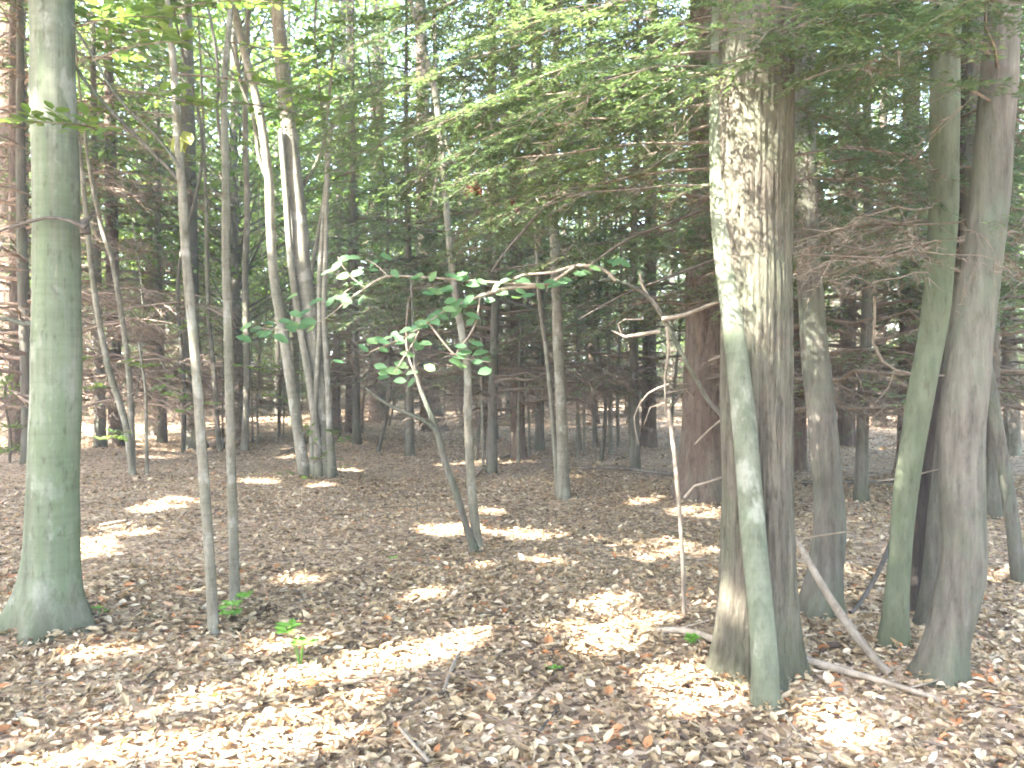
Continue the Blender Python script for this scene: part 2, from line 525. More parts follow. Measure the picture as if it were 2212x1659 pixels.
class Bag:
    """collects wood (quads+tris) and leaf faces for one mesh with two materials"""
    def __init__(s):
        s.v, s.q, s.t, s.lt, s.ti, s.o, s.dt = [], [], [], [], [], 0, []
    def wood(s, tb):
        v, q, t = tb
        s.v.append(v)
        s.q.append(q + s.o)
        s.t.append(t + s.o)
        s.ti.append(np.zeros(len(v)))
        s.o += len(v)
    def leaf(s, v, f, tint, dead=False):
        s.v.append(v)
        (s.dt if dead else s.lt).append(f + s.o)
        s.ti.append(tint)
        s.o += len(v)
    def mesh(s, name, mats, off=(0, 0, 0)):
        q = np.vstack(s.q) if s.q else np.zeros((0, 4), int)
        t = np.vstack(s.t) if s.t else np.zeros((0, 3), int)
        l = np.vstack(s.lt) if s.lt else np.zeros((0, 3), int)
        dt = np.vstack(s.dt) if s.dt else np.zeros((0, 3), int)
        mi = [np.full(len(x), k) for x, k in ((q, 0), (t, 0), (l, 1), (dt, 0)) if len(x)]
        return mesh(name, np.vstack(s.v) - np.asarray(off), [q, t, l, dt], mats, np.concatenate(s.ti), mi)

def hemlock_branch(bag, p0, dirh, L, droop, needles=True, nsize=0.03, dens=1.0, dead=0.0, r=0.015, wid=0.4, m=4, sub=1.1, lb=None, tilt=0.0):
    """flat drooping hemlock branch: axis, side twigs, small needles lying in the spray's plane"""
    d = unit(np.array([dirh[0], dirh[1], 0.0]))
    side = np.array([-d[1], d[0], 0.0])
    nseg = 9
    s = np.linspace(0, 1, nseg)
    rise = rng.uniform(0.05, 0.22) + tilt
    bend = rng.normal(0, 0.14)
    ka, kb, kc = rng.uniform(0, 6.28, 3)
    kn = 0.018 if dead < 0.5 else 0.03
    def ax(t):
        t = np.asarray(t)[..., None]
        return p0 + d * L * t + side * bend * L * t ** 2 + np.array([0, 0, 1.0]) * L * (rise * t - droop * t ** 2 + kn * t ** 0.5 * (np.sin(9 * t + ka) - math.sin(ka) * (1 - t) + 0.5 * np.sin(21 * t + kc))) + side * L * kn * 1.3 * t ** 0.5 * np.sin(11 * t + kb)
    bag.wood(tube(ax(s), np.linspace(r, r * 0.2, nseg), 4, 10))
    step = 0.085 / dens
    ntw = max(5, int(L / step))
    cen, dr, nr = [], [], []
    for i in range(ntw):
        t = 0.12 + 0.88 * (i + rng.random()) / ntw
        sg = 1 if i % 2 else -1
        tl = L * (0.10 + 0.30 * (1 - t) ** 0.7) * rng.uniform(0.55, 1.15)
        an = math.radians(rng.uniform(38, 62))
        b = ax(t)
        td = d * math.cos(an) + side * sg * math.sin(an) + np.array([0, 0, -0.25 - 0.25 * t + rng.normal(0, 0.12)])
        td = td / np.linalg.norm(td)
        e = b + td * tl
        if rng.random() < dead:
            e = e + rng.normal(0, 0.07, 3)
            bag.wood(twig_tube(b, e, r * 0.25, r * 0.08, 3, 0.15, 3))
            nd = max(5, int(tl / (nsize * 0.6)))
            cd = b + (e - b) * rng.uniform(0.15, 1, (nd, 1))
            vv, ff = leaves(cd, td + rng.normal(0, 0.55, (nd, 3)), rng.normal(0, 1, (nd, 3)), np.clip(nsize * 3, 0.06, 0.3) * rng.uniform(0.4, 1.2, nd), 0.004 + 0.055 * nsize, NEED)
            bag.leaf(vv, ff, np.zeros(len(vv)), True)
            continue
        if not needles:
            continue
        bag.wood(twig_tube(b, e, r * 0.22, r * 0.08, 3, 0.12, 3))
        # sub twigs with needles
        nst = max(3, int(tl / (nsize * sub)))
        tt = rng.random(nst)
        sd = np.cross(td, [0, 0, 1.0])
        for k in range(nst):
            q0 = b + (e - b) * tt[k] - np.array([0, 0, 0.12 * tl * tt[k] ** 2])
            sgn = 1 if k % 2 else -1
            an2 = math.radians(rng.uniform(35, 60))
            sdir = unit(td * math.cos(an2) + sd * sgn * math.sin(an2) + rng.normal(0, 0.10, 3))
            sl = nsize * rng.uniform(1.6, 3.4)
            ks = np.linspace(0.1, 1, m)[:, None]
            cc = q0 + sdir * sl * ks
            for sgn2 in (1, -1):
                cen.append(cc)
                dr.append(np.broadcast_to(sdir * 0.75 + np.cross(sdir, [0, 0, 1.0]) * sgn2 * 0.7, (m, 3)))
    if cen:
        cen = np.vstack(cen)
        dr = np.vstack(dr) + rng.normal(0, 0.18, (len(cen), 3))
        nr = np.array([0, 0, 1.0]) + rng.normal(0, 0.35, (len(cen), 3))
        v, f = leaves(cen, dr, nr, nsize * rng.uniform(0.7, 1.2, len(cen)), nsize * wid, NEED)
        base = rng.uniform(0.15, 0.75)
        (lb or bag).leaf(v, f, np.repeat(np.clip(base + rng.normal(0, 0.2, len(cen)), 0, 1), 3))

def leaf_spray(bag, p0, d, L, leafsize=0.08, n=40, flat=0.3, r=0.006):
    """twig with alternate broad leaves held in roughly one plane"""
    d = unit(np.asarray(d, float))
    side = unit(np.cross(d, [0, 0, 1.0]))
    up = np.cross(side, d)
    s = np.linspace(0, 1, 5)
    ax = lambda t: p0 + d * L * np.asarray(t)[..., None] - np.array([0, 0, 0.18 * L]) * np.asarray(t)[..., None] ** 2
    bag.wood(tube(ax(s), np.linspace(r, r * 0.25, 5), 4, 10))
    cs, ds = [], []
    ntw = max(3, int(n / 6))
    for i in range(ntw):
        t = 0.15 + 0.85 * (i + 0.5) / ntw
        sg = 1 if i % 2 else -1
        b = ax(t)
        td = unit(d * rng.uniform(0.5, 0.8) + side * sg * rng.uniform(0.5, 0.9) + up * rng.normal(0, 0.15))
        tl = L * rng.uniform(0.15, 0.42) * (1.15 - 0.7 * t)
        bag.wood(twig_tube(b, b + td * tl, r * 0.4, r * 0.15, 3, 0.05, 3))
        m = 6
        for k in range(m):
            q = b + td * tl * (k + 0.7) / m
            sg2 = 1 if k % 2 else -1
            if k == m - 1:
                sg2 = 0
            cs.append(q)
            ds.append(td * 0.6 + np.cross(td, up) * sg2 * 0.8 + rng.normal(0, 0.15, 3))
    cs = np.array(cs)
    ds = np.array(ds)
    no = up + rng.normal(0, flat, (len(cs), 3))
    L_ = leafsize * rng.uniform(0.65, 1.15, len(cs))
    v, f = leaves(cs, ds, no, L_, L_ * 0.58, RHOMB if leafsize < 0.075 else LEAF8)
    k = len(v) // len(cs)
    bag.leaf(v, f, np.repeat(np.clip(rng.normal(0.5, 0.25, len(cs)), 0, 1), k))

# ------------------------------------------------------------------ stems described by what the photograph shows
def stem_world(keys, d0=None, dd=0.0, ztop=None):
    """keys (u, v, width) from the base up in photograph units, at the stem's own distance"""
    if d0 is None:
        d0 = G(keys[0][0], keys[0][1])[1]
    pts, rad = [], []
    for u, v, w in keys:
        p = P(u, v, d0)
        dep = d0 + dd * max(0, p[2])
        p = P(u, v, dep)
        pts.append(p)
        rad.append(w / 2 / FPX * dep)
    base = pts[0].copy()
    base[2] = gh(base[0], base[1]) - 0.06
    pts[0][2] = base[2]
    if ztop is not None and ztop > pts[-1][2]:
        dirv = unit(pts[-1] - pts[-2])
        z0, r0 = pts[-1][2], rad[-1]
        n = 5
        for k in range(1, n + 1):
            f = k / n
            dv = unit(dirv * (1 - f) + np.array([0.05 * math.sin(z0 * 7), 0.05 * math.cos(z0 * 5), 1.0]) * f)
            pts.append(pts[-1] + dv * (ztop - z0) / n)
            rad.append(r0 * (1 - 0.75 * f))
    return np.array(pts), np.array(rad), d0

def flare_fn(amt, h=0.16, lobes=4, ph=0.0):
    def fn(th, s, z):
        return 1 + amt * math.exp(-max(s - 0.02, 0) / h) * (0.75 + 0.45 * np.cos(lobes * th + ph) + 0.2 * np.cos((lobes + 3) * th - ph))
    return fn

def ridge_fn(flare, h, n=22, amp=0.05, ph=0.0, lobes=5):
    fl = flare_fn(flare, h, lobes, ph)
    def fn(th, s, z):
        warp = 0.9 * math.sin(s * 3.1 + ph) + 0.5 * np.sin(th * 3 + s * 4.3) + 0.35 * np.sin(s * 17 + th * 7)
        a = np.abs(np.sin(n / 2 * th + warp)) ** 0.6
        b = np.abs(np.sin(n * 0.79 * th - warp * 1.3 + 2.0)) ** 0.7
        return fl(th, s, z) * (1 + amp * (0.6 * a + 0.4 * b - 0.7) + 0.02 * np.sin(s * 6 + th * 2))
    return fn

ALL = []
def tree(name, label, cat, keys, mat, d0=None, dd=0.0, ztop=None, n=12, spacing=0.12, rfun=None, wob=0.04, flare=0.35, group=None, fh=0.12):
    pts, rad, d = stem_world(keys, d0, dd, ztop)
    base = pts[0] + np.array([0, 0, 0.06])
    t = thing(name, label, cat, base, group)
    seed = keys[0][0] * 0.37
    tr = link('trunk', tubes_mesh('trunk', [tube(pts, rad, n, spacing, rfun or flare_fn(flare, fh, 3, seed), wob, seed)], mat, base), t)
    t_info = dict(obj=t, base=base, pts=pts, rad=rad, d=d)
    ALL.append(t_info)
    return t_info

def limb(ti, keys, mat, depth=None, name='branch', n=6, spacing=0.08, wob=0.06, parent=None, dslope=0.0):
    """a limb given in photograph units at a distance"""
    d = depth if depth is not None else ti['d']
    m = len(keys)
    ds = [d + dslope * k / max(1, m - 1) for k in range(m)]
    pts = np.array([P(u, v, ds[k]) for k, (u, v, w) in enumerate(keys)])
    rad = np.array([w / 2 / FPX * ds[k] for k, (u, v, w) in enumerate(keys)])
    o = link(name, tubes_mesh(name, [tube(pts, rad, n, spacing, None, wob, keys[0][0])], mat, ti['base']), parent or ti['obj'])
    return o, pts

def at_height(ti, z):
    p = ti['pts']
    i = int(np.clip(np.searchsorted(p[:, 2], z), 1, len(p) - 1))
    t = np.clip((z - p[i - 1][2]) / max(1e-6, p[i][2] - p[i - 1][2]), 0, 1)
    return p[i - 1] * (1 - t) + p[i] * t

# ---- the large near trees
beech = tree('beech_tree', 'thick smooth green-grey beech trunk with flared base at the left edge', 'tree',
             [(100, 1345, 150), (108, 1270, 122), (112, 1180, 110), (116, 1000, 104), (122, 800, 100), (122, 600, 96), (121, 400, 92), (115, 200, 90), (112, 0, 88)],
             'beech', ztop=13, n=28, spacing=0.08, rfun=flare_fn(0.55, 0.15, 5, 0.4), wob=0.022)
limb(beech, [(186, 492, 14), (150, 476, 8), (100, 470, 7), (60, 480, 7), (20, 492, 6), (-60, 520, 4)], 'darktwig', beech['d'] - 0.17, n=6)
limb(beech, [(84, 698, 14), (50, 700, 11), (22, 690, 10), (-40, 686, 6)], 'greybrown', beech['d'] - 0.05)
limb(beech, [(185, 505, 26), (182, 478, 20), (196, 470, 8)], 'darktwig', beech['d'] - 0.10, 'knot')

oak = tree('hemlock_tree', 'largest trunk, deeply furrowed brown bark, behind the leaning pole', 'tree',
           [(1632, 1440, 186), (1634, 1380, 172), (1636, 1250, 156), (1636, 1050, 148), (1634, 850, 146), (1634, 600, 148), (1632, 400, 152), (1632, 200, 156), (1636, 0, 156)],
           'furrow', ztop=15, n=150, spacing=0.03, rfun=ridge_fn(0.30, 0.14, 34, 0.13, 1.2), wob=0.0)
pole = tree('leaning_pole', 'slim pale green pole trunk leaning against the furrowed trunk', 'tree',
            [(1656, 1522, 58), (1650, 1400, 56), (1632, 1200, 54), (1606, 900, 51), (1585, 700, 48), (1568, 580, 45), (1557, 460, 42), (1552, 320, 40), (1552, 160, 38), (1556, 0, 36)],
            'pole', dd=0.16, ztop=9, n=20, spacing=0.05, flare=0.38, fh=0.09, wob=0.03)
slim = tree('grey_brown_tree', 'slender curved grey-brown trunk just right of the furrowed trunk', 'tree',
            [(1768, 1325, 84), (1782, 1240, 72), (1792, 1120, 66), (1780, 950, 62), (1764, 800, 58), (1748, 600, 54), (1738, 400, 50), (1736, 200, 48), (1742, 0, 46)],
            'greybrown', ztop=12, n=22, spacing=0.06, wob=0.04, rfun=flare_fn(0.45, 0.13, 4, 2.0))
ra = tree('mossy_tree', 'mossy green trunk leaning right, left stem of the right-hand cluster', 'tree',
          [(1926, 1392, 54), (1940, 1250, 48), (1958, 1050, 50), (1990, 850, 54), (2020, 680, 58), (2036, 500, 58), (2040, 300, 60), (2042, 0, 62)],
          'mossy', ztop=12, n=20, spacing=0.06, wob=0.04, flare=0.6)
rb = tree('grey_brown_tree', 'thick bowed grey trunk at the right with crooked foot', 'tree',
          [(2026, 1462, 92), (2046, 1380, 84), (2080, 1230, 96), (2078, 1080, 92), (2082, 900, 88), (2104, 700, 84), (2130, 500, 80), (2148, 300, 76), (2168, 0, 72)],
          'greybrown', ztop=13, n=26, spacing=0.06, wob=0.04, rfun=flare_fn(0.5, 0.14, 4, 1.0))
rc = tree('grey_brown_tree', 'dark stem between mossy trunk and bowed grey trunk, blackened for the shaded gap', 'tree',
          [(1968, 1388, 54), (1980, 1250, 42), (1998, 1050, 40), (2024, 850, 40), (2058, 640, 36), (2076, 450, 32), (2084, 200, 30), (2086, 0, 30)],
          'gapdark', d0=5.35, ztop=11, n=16, spacing=0.08, wob=0.04)
rd = tree('grey_brown_tree', 'slim grey-green stem pressed against the bowed grey trunk on its left', 'tree',
          [(2000, 1425, 58), (2014, 1280, 48), (2030, 1100, 46), (2050, 900, 44), (2072, 700, 42), (2096, 500, 40), (2108, 250, 38), (2116, 0, 36)],
          'greybrown', d0=5.0, ztop=11, n=16, spacing=0.08, wob=0.05)
brown = tree('hemlock_tree', 'broad reddish brown trunk half hidden behind the furrowed trunk', 'tree',
             [(1512, 1072, 118), (1518, 1000, 100), (1522, 880, 94), (1526, 700, 90), (1528, 400, 84), (1530, 0, 74)],
             'hemlock', ztop=17, n=72, spacing=0.06, rfun=ridge_fn(0.22, 0.3, 26, 0.06, 0.3), wob=0.0)

# ---- saplings of the foreground and middle distance
sapA = tree('sapling', 'left of two slim straight saplings, forking branches, standing right of the beech', 'sapling',
            [(464, 1368, 25), (452, 1200, 23), (438, 1000, 22), (424, 800, 21), (404, 580, 20), (394, 420, 19), (386, 330, 18), (376, 160, 15), (362, 0, 13)],
            'sapling', ztop=6.5, n=12, spacing=0.06, flare=0.2)
limb(sapA, [(388, 362, 9), (366, 330, 8), (330, 286, 7), (290, 250, 7), (240, 190, 6), (200, 120, 6), (150, 40, 5), (120, -30, 5)], 'greybrown', sapA['d'] - 0.02)
limb(sapA, [(390, 395, 10), (370, 370, 9), (300, 300, 8), (240, 240, 8), (180, 170, 8), (110, 60, 7), (70, -10, 6)], 'greybrown', sapA['d'] + 0.06)
sapB = tree('sapling', 'right of two slim straight saplings, with a small green plant at its foot', 'sapling',
            [(507, 1312, 22), (504, 1150, 21), (498, 950, 20), (494, 760, 19), (488, 560, 18), (488, 380, 17), (484, 200, 15), (492, 90, 13), (500, 0, 12)],
            'sapling', ztop=6.8, n=12, spacing=0.06, flare=0.2)
limb(sapB, [(486, 360, 8), (470, 250, 7), (470, 140, 7), (450, 20, 6), (430, -40, 6)], 'greybrown', sapB['d'] + 0.05)

# clump of stems
cl = tree('maple_tree', 'pale main trunk of a multi-stemmed clump left of centre', 'tree',
          [(702, 1030, 52), (700, 960, 44), (692, 850, 42), (676, 720, 40), (656, 600, 37), (648, 500, 36), (638, 400, 34), (622, 260, 32), (608, 120, 30), (598, 0, 28)],
          'pale', ztop=14, n=16, spacing=0.12, flare=0.3, fh=0.25)
for keys, w in (([(660, 1045, 26), (648, 960, 24), (632, 850, 23), (612, 720, 22), (592, 600, 21), (584, 480, 20), (580, 380, 19), (562, 250, 18), (530, 120, 17), (500, 0, 16)], 1),
                ([(678, 1048, 14), (674, 950, 13), (682, 850, 12), (690, 720, 11), (690, 600, 10), (700, 450, 9), (712, 300, 8)], 1),
                ([(668, 1040, 12), (652, 940, 11), (640, 850, 10)], 1),
                ([(716, 1040, 15), (712, 940, 14), (708, 820, 13), (700, 680, 12), (704, 540, 11), (706, 420, 10), (716, 260, 9)], 1),
                ([(690, 1046, 20), (684, 940, 18), (668, 820, 17), (646, 690, 16), (628, 560, 15), (618, 420, 14), (606, 280, 12)], 1)):
    pts = np.array([P(u, v, cl['d'] - 0.15) for u, v, _ in keys])
    rad = np.array([k[2] / 2 / FPX * cl['d'] for k in keys])
    link('trunk', tubes_mesh('trunk', [tube(pts, rad, 10, 0.12, flare_fn(0.2, 0.15), 0.04, keys[0][0])], 'pale', cl['base']), cl['obj'])
limb(cl, [(640, 420, 12), (680, 360, 9), (700, 300, 8), (712, 200, 7), (720, 80, 6)], 'sapling', cl['d'] + 0.1)
limb(cl, [(582, 400, 10), (560, 340, 9), (548, 260, 8), (520, 180, 8), (505, 80, 7)], 'sapling', cl['d'] - 0.1)

ST = [  # keys, material, label, d0
    ([(728, 930, 20), (726, 850, 19), (728, 720, 18), (732, 560, 17), (734, 400, 16), (740, 200, 14), (742, 0, 12)], 'pale', 'sun-flecked stem just behind the multi-stemmed clump', None, 11),
    ([(528, 972, 16), (532, 880, 15), (534, 760, 15), (530, 600, 14), (534, 450, 13), (530, 250, 12), (538, 0, 10)], 'sapling', 'thin straight stem between the slim sapling pair and the clump', None, 11),
    ([(424, 968, 46), (420, 920, 36), (414, 800, 34), (412, 600, 32), (408, 400, 32), (404, 150, 28), (400, 0, 26)], 'greybrown', 'rough grey trunk with sunlit foot behind the slim sapling pair', None, 14),
    ([(288, 1026, 16), (276, 940, 15), (262, 880, 15), (236, 800, 14), (212, 680, 13), (196, 560, 12), (186, 460, 11), (170, 300, 9), (160, 180, 7)], 'sapling', 'left stem of two thin crooked saplings right of the beech', None, 8),
    ([(286, 1012, 14), (284, 900, 13), (276, 780, 12), (258, 650, 12), (242, 560, 11), (222, 500, 10), (196, 380, 8), (180, 260, 6)], 'sapling', 'right stem of two thin crooked saplings right of the beech', None, 8),
    ([(318, 1026, 9), (316, 930, 7), (314, 840, 6), (300, 740, 5)], 'sapling', 'short twiggy stem beside the two thin crooked saplings', None, None),
    ([(475, 975, 12), (468, 900, 11), (462, 800, 11), (452, 700, 10), (448, 600, 9), (446, 480, 8)], 'sapling', 'faint stem seen just left of the right slim sapling', None, 9),
    ([(30, 955, 74), (32, 860, 62), (30, 600, 60), (28, 300, 58), (24, 0, 54)], 'hemlock', 'dark reddish trunk behind the beech at the left edge', None, 16),
    ([(820, 908, 44), (816, 860, 36), (814, 760, 34), (812, 600, 30), (812, 400, 28)], 'hemlock', 'distant reddish trunk left of centre behind the clearing', None, 17),
    ([(935, 930, 56), (930, 880, 46), (922, 780, 42), (918, 640, 38), (916, 400, 34)], 'hemlock', 'distant sunlit-footed trunk behind the forked stems at centre', None, 17),
    ([(1168, 884, 46), (1166, 840, 38), (1162, 740, 36), (1160, 600, 32), (1160, 400, 30)], 'hemlock', 'distant red-brown trunk left of the straight paired stems', None, 17),
    ([(1068, 890, 26), (1070, 840, 22), (1074, 740, 20), (1072, 600, 18)], 'hemlock', 'thin distant brown trunk in the middle of the far stand', None, 15),
    ([(1218, 1076, 30), (1216, 1000, 24), (1212, 880, 23), (1206, 760, 22), (1202, 640, 22), (1198, 520, 21), (1194, 420, 20), (1198, 200, 17), (1206, 0, 14)], 'sapling', 'straight green-grey stem, thicker of a pair right of centre', None, 11),
    ([(1207, 1070, 13), (1198, 960, 12), (1190, 860, 11), (1180, 760, 10), (1166, 660, 10), (1160, 560, 9), (1154, 400, 7)], 'sapling', 'thin crooked stem touching the straight stem right of centre', None, 8),
    ([(1044, 1012, 7), (1042, 900, 7), (1040, 800, 6), (1038, 700, 6), (1030, 560, 5)], 'sapling', 'very thin stem right of the forked stems at centre', None, 7),
    ([(1120, 1000, 8), (1120, 900, 7), (1122, 800, 6), (1124, 700, 6), (1122, 560, 5)], 'sapling', 'left of two thin straight stems in the clearing', None, 7),
    ([(1144, 985, 6), (1142, 900, 6), (1134, 800, 5), (1130, 700, 5)], 'sapling', 'right of two thin straight stems in the clearing', None, 6),
    ([(1246, 990, 8), (1248, 900, 8), (1246, 780, 7), (1250, 660, 7), (1252, 520, 6), (1250, 300, 5)], 'sapling', 'sun-flecked thin stem right of the straight paired stems', None, 8),
    ([(1262, 978, 5), (1262, 900, 5), (1268, 800, 5), (1270, 680, 4)], 'sapling', 'wispy stem between two sun-flecked thin stems', None, 6),
    ([(1284, 970, 7), (1282, 900, 7), (1284, 800, 6), (1286, 720, 6), (1292, 640, 6), (1296, 500, 5)], 'sapling', 'second sun-flecked thin stem right of the straight paired stems', None, 8),
    ([(1320, 980, 11), (1318, 880, 10), (1316, 760, 10), (1312, 640, 9), (1306, 500, 8), (1304, 300, 7)], 'sapling', 'greenish thin stem left of the dead twiggy branch', None, 9),
    ([(1336, 964, 8), (1334, 860, 8), (1338, 740, 8), (1342, 600, 7), (1340, 440, 6)], 'sapling', 'slim stem crossing behind the dead twiggy branch', None, 9),
    ([(1356, 915, 7), (1356, 860, 6), (1358, 800, 5), (1360, 700, 5)], 'sapling', 'short pale stem beyond the clearing near the broad reddish trunk', None, 7),
    ([(1828, 930, 36), (1826, 860, 28), (1828, 760, 26), (1826, 600, 24), (1822, 400, 22)], 'greybrown', 'far trunk between the slender curved trunk and the mossy trunk', None, 14),
    ([(1850, 900, 10), (1848, 800, 8), (1850, 700, 7), (1852, 560, 6)], 'sapling', 'thin sun-flecked stem left of the mossy trunk', None, 8),
    ([(2205, 1260, 30), (2186, 1120, 28), (2160, 960, 27), (2136, 820, 25), (2112, 700, 22), (2090, 560, 18)], 'greybrown', 'slanting pole at the right edge leaning left', None, None),
    ([(2188, 985, 34), (2186, 900, 32), (2182, 800, 30), (2180, 640, 28), (2186, 400, 26), (2190, 0, 24)], 'sapling', 'pale sunlit trunk at the far right edge', None, 13),
    ([(1405, 900, 16), (1404, 840, 13), (1402, 720, 12), (1406, 560, 11), (1404, 300, 10)], 'greybrown', 'far thin trunk behind the dead arching branch', None, 13),
    ([(240, 905, 12), (238, 850, 10), (236, 760, 10), (232, 600, 9), (228, 400, 8)], 'greybrown', 'far thin trunk right of the beech behind the crooked saplings', None, 13),
    ([(600, 900, 14), (598, 850, 12), (600, 760, 11), (596, 600, 10), (598, 400, 9)], 'greybrown', 'far trunk seen just left of the multi-stemmed clump', None, 14),
    ([(760, 890, 16), (760, 850, 13), (764, 760, 12), (762, 600, 12), (766, 350, 10)], 'greybrown', 'far grey trunk just right of the multi-stemmed clump', None, 14),
    ([(990, 872, 20), (988, 840, 17), (990, 760, 16), (992, 600, 15)], 'hemlock', 'far brown trunk between the forked stems and the far stand', None, 15),
]
STT = []
for keys, mat, lab, d0, zt in ST:
    nm = {'hemlock': 'hemlock_tree', 'greybrown': 'grey_brown_tree'}.get(mat, 'sapling')
    wide = keys[0][2]
    ct = 'tree' if wide > 18 else 'sapling'
    if mat == 'greybrown' and wide <= 18:
        nm = 'young_tree'
    STT.append((tree(nm, lab, ct, keys, mat, d0, 0, zt, n=12 if wide > 20 else 7, spacing=0.15, flare=0.3 if wide > 20 else 0.15, fh=0.2), mat, lab))

# forked pair of stems at the centre
fk = tree('forked_sapling', 'V-shaped pair of stems rising from one dark foot at centre', 'sapling',
          [(1032, 1190, 26), (1026, 1130, 20), (1016, 1020, 19), (1011, 900, 18), (1010, 800, 17), (998, 720, 16), (984, 640, 15), (972, 540, 14), (962, 420, 14), (952, 300, 14), (940, 200, 14), (918, 110, 12), (886, 0, 10)],
          'sapling', ztop=6.5, n=10, spacing=0.07, flare=0.35)
limb(fk, [(1026, 1188, 20), (1008, 1140, 15), (984, 1060, 15), (962, 1000, 16), (946, 940, 14), (928, 890, 11), (912, 850, 9), (898, 800, 7), (892, 700, 5), (888, 600, 4)], 'greybrown', fk['d'] - 0.05, 'trunk', 8)
limb(fk, [(942, 928, 9), (910, 905, 8), (860, 885, 7), (820, 862, 7), (790, 836, 4)], 'greybrown', fk['d'] - 0.1)
limb(fk, [(900, 815, 6), (880, 760, 5), (878, 700, 4), (884, 640, 3)], 'twig', fk['d'] - 0.1)
limb(fk, [(945, 190, 8), (950, 260, 7), (975, 340, 6), (1000, 370, 5)], 'sapling', fk['d'] + 0.1)
limb(fk, [(954, 320, 8), (940, 400, 6), (926, 460, 4)], 'dead', fk['d'] - 0.1)

# ---- the bent sapling with broad leaves in the middle of the picture
bp = P(1580, 1010, 4.75)
bent = dict(obj=None, base=np.array([bp[0], bp[1], gh(bp[0], bp[1])]), d=4.75)
bent['obj'] = thing('bent_sapling', 'arching dead-grey sapling with broad green leaves bending left from behind the furrowed trunk', 'sapling', bent['base'])
gb = bent['base']
kk = [(1566, 922, 15, 4.75), (1530, 866, 14, 4.75), (1480, 778, 14, 4.7), (1440, 700, 15, 4.65), (1408, 650, 14, 4.6), (1375, 624, 12, 4.55), (1330, 606, 10, 4.5), (1296, 605, 8, 4.45)]
pts = [gb - np.array([0, 0, 0.06]), gb * 0.5 + P(1566, 922, 4.75) * 0.5 + np.array([0.03, 0.02, 0])] + [P(u, v, d) for u, v, w, d in kk]
rad = [0.028, 0.022] + [w * 0.72 / 2 / FPX * d for u, v, w, d in kk]
link('trunk', tubes_mesh('trunk', [tube(pts, rad, 9, 0.04, None, 0.10, 3)], 'greybrown', gb), bent['obj'])
BR = [[(1330, 606, 9), (1300, 580, 8), (1240, 574, 7), (1200, 588, 6), (1130, 594, 5), (1110, 602, 5)],
      [(1240, 576, 6), (1180, 615, 8), (1100, 622, 9), (1048, 636, 8), (1010, 650, 6), (960, 672, 5), (920, 700, 4), (870, 730, 4), (800, 760, 3)],
      [(1180, 615, 6), (1080, 611, 5), (1000, 605, 5), (900, 598, 5), (830, 598, 5), (790, 622, 5), (750, 650, 4), (700, 690, 3), (640, 712, 3), (545, 708, 2)],
      [(1036, 640, 4), (1030, 690, 4), (1010, 730, 4), (985, 765, 4), (1030, 780, 3), (1060, 782, 2)],
      [(928, 700, 5), (950, 730, 5), (975, 760, 4), (990, 770, 3)],
      [(905, 715, 4), (890, 745, 4), (870, 775, 3), (850, 810, 2)],
      [(790, 622, 3), (760, 600, 3), (740, 575, 2), (730, 555, 2)],
      [(840, 598, 3), (810, 570, 3), (790, 560, 2)]]
BOBJ = []
for k, b in enumerate(BR):
    BOBJ.append(limb(bent, b, 'dead', 4.4 - 0.04 * k, 'branch', 5, 0.05, 0.05, dslope=-0.15 if k in (1, 2) else 0))
Z5 = [(1105, 115), (1060, 165), (1150, 170), (1195, 175), (1165, 235), (1130, 275), (1210, 265), (850, 190), (905, 170), (715, 135), (785, 120), (1010, 200), (1380, 200), (1430, 170),
      (1470, 155), (1545, 120), (1590, 110), (1640, 90), (1745, 50), (1790, 40), (1835, 55), (840, 310), (735, 325), (700, 355), (660, 400), (600, 425), (520, 445), (420, 485), (300, 535),
      (200, 560), (140, 600), (380, 560), (270, 610), (500, 590), (545, 570), (575, 730), (880, 580), (905, 630), (800, 630), (770, 660), (740, 690), (775, 720), (880, 690), (940, 675),
      (930, 750), (255, 720), (280, 755), (340, 755), (275, 790), (380, 810), (460, 760), (460, 820), (590, 225), (640, 240), (560, 250), (690, 235), (20, 20), (80, 15), (100, 115), (20, 140),
      (110, 180), (215, 50), (290, 10), (210, 95), (30, 290), (560, 440), (470, 470), (350, 510), (640, 370), (240, 545), (780, 300)]
Z4 = [(1600, 470), (1660, 480), (1740, 440), (1700, 510), (1860, 430), (1920, 380), (1900, 460), (1980, 370), (2050, 300), (2140, 300), (2120, 110), (2180, 70), (1900, 270), (2190, 690), (1580, 540), (1820, 540), (2000, 430)]
EX = []
for bi_, cnt in ((1, 14), (2, 16), (3, 3), (5, 3)):
    kp = np.array([q[:2] for q in BR[bi_]], float)
    for q in range(cnt):
        t_ = rng.uniform(0.8, len(kp) - 1.001)
        i_ = int(t_)
        EX.append(tuple(kp[i_] * (1 - t_ + i_) + kp[i_ + 1] * (t_ - i_) + rng.normal(0, (9, 10))))
LV = EX + [(737.3 + x / 3, 553 + y / 3) for x, y in Z5] + [(x / 3, 553 + y / 3) for x, y in Z4]
lm = []
for k in range(6):
    v, f = leaves(np.zeros((1, 3)), np.array([[1.0, 0, 0]]), np.array([[0, 0, 1.0]]), 1.0, 0.62 + 0.05 * (k % 3), LEAF8, np.array([rng.normal(0.05, 0.12)]))
    v[:, 0] -= 0.5
    lm.append(mesh('leaf', v, [f], ['bleaf'], np.full(8, (k + 0.5) / 6), smooth=True))
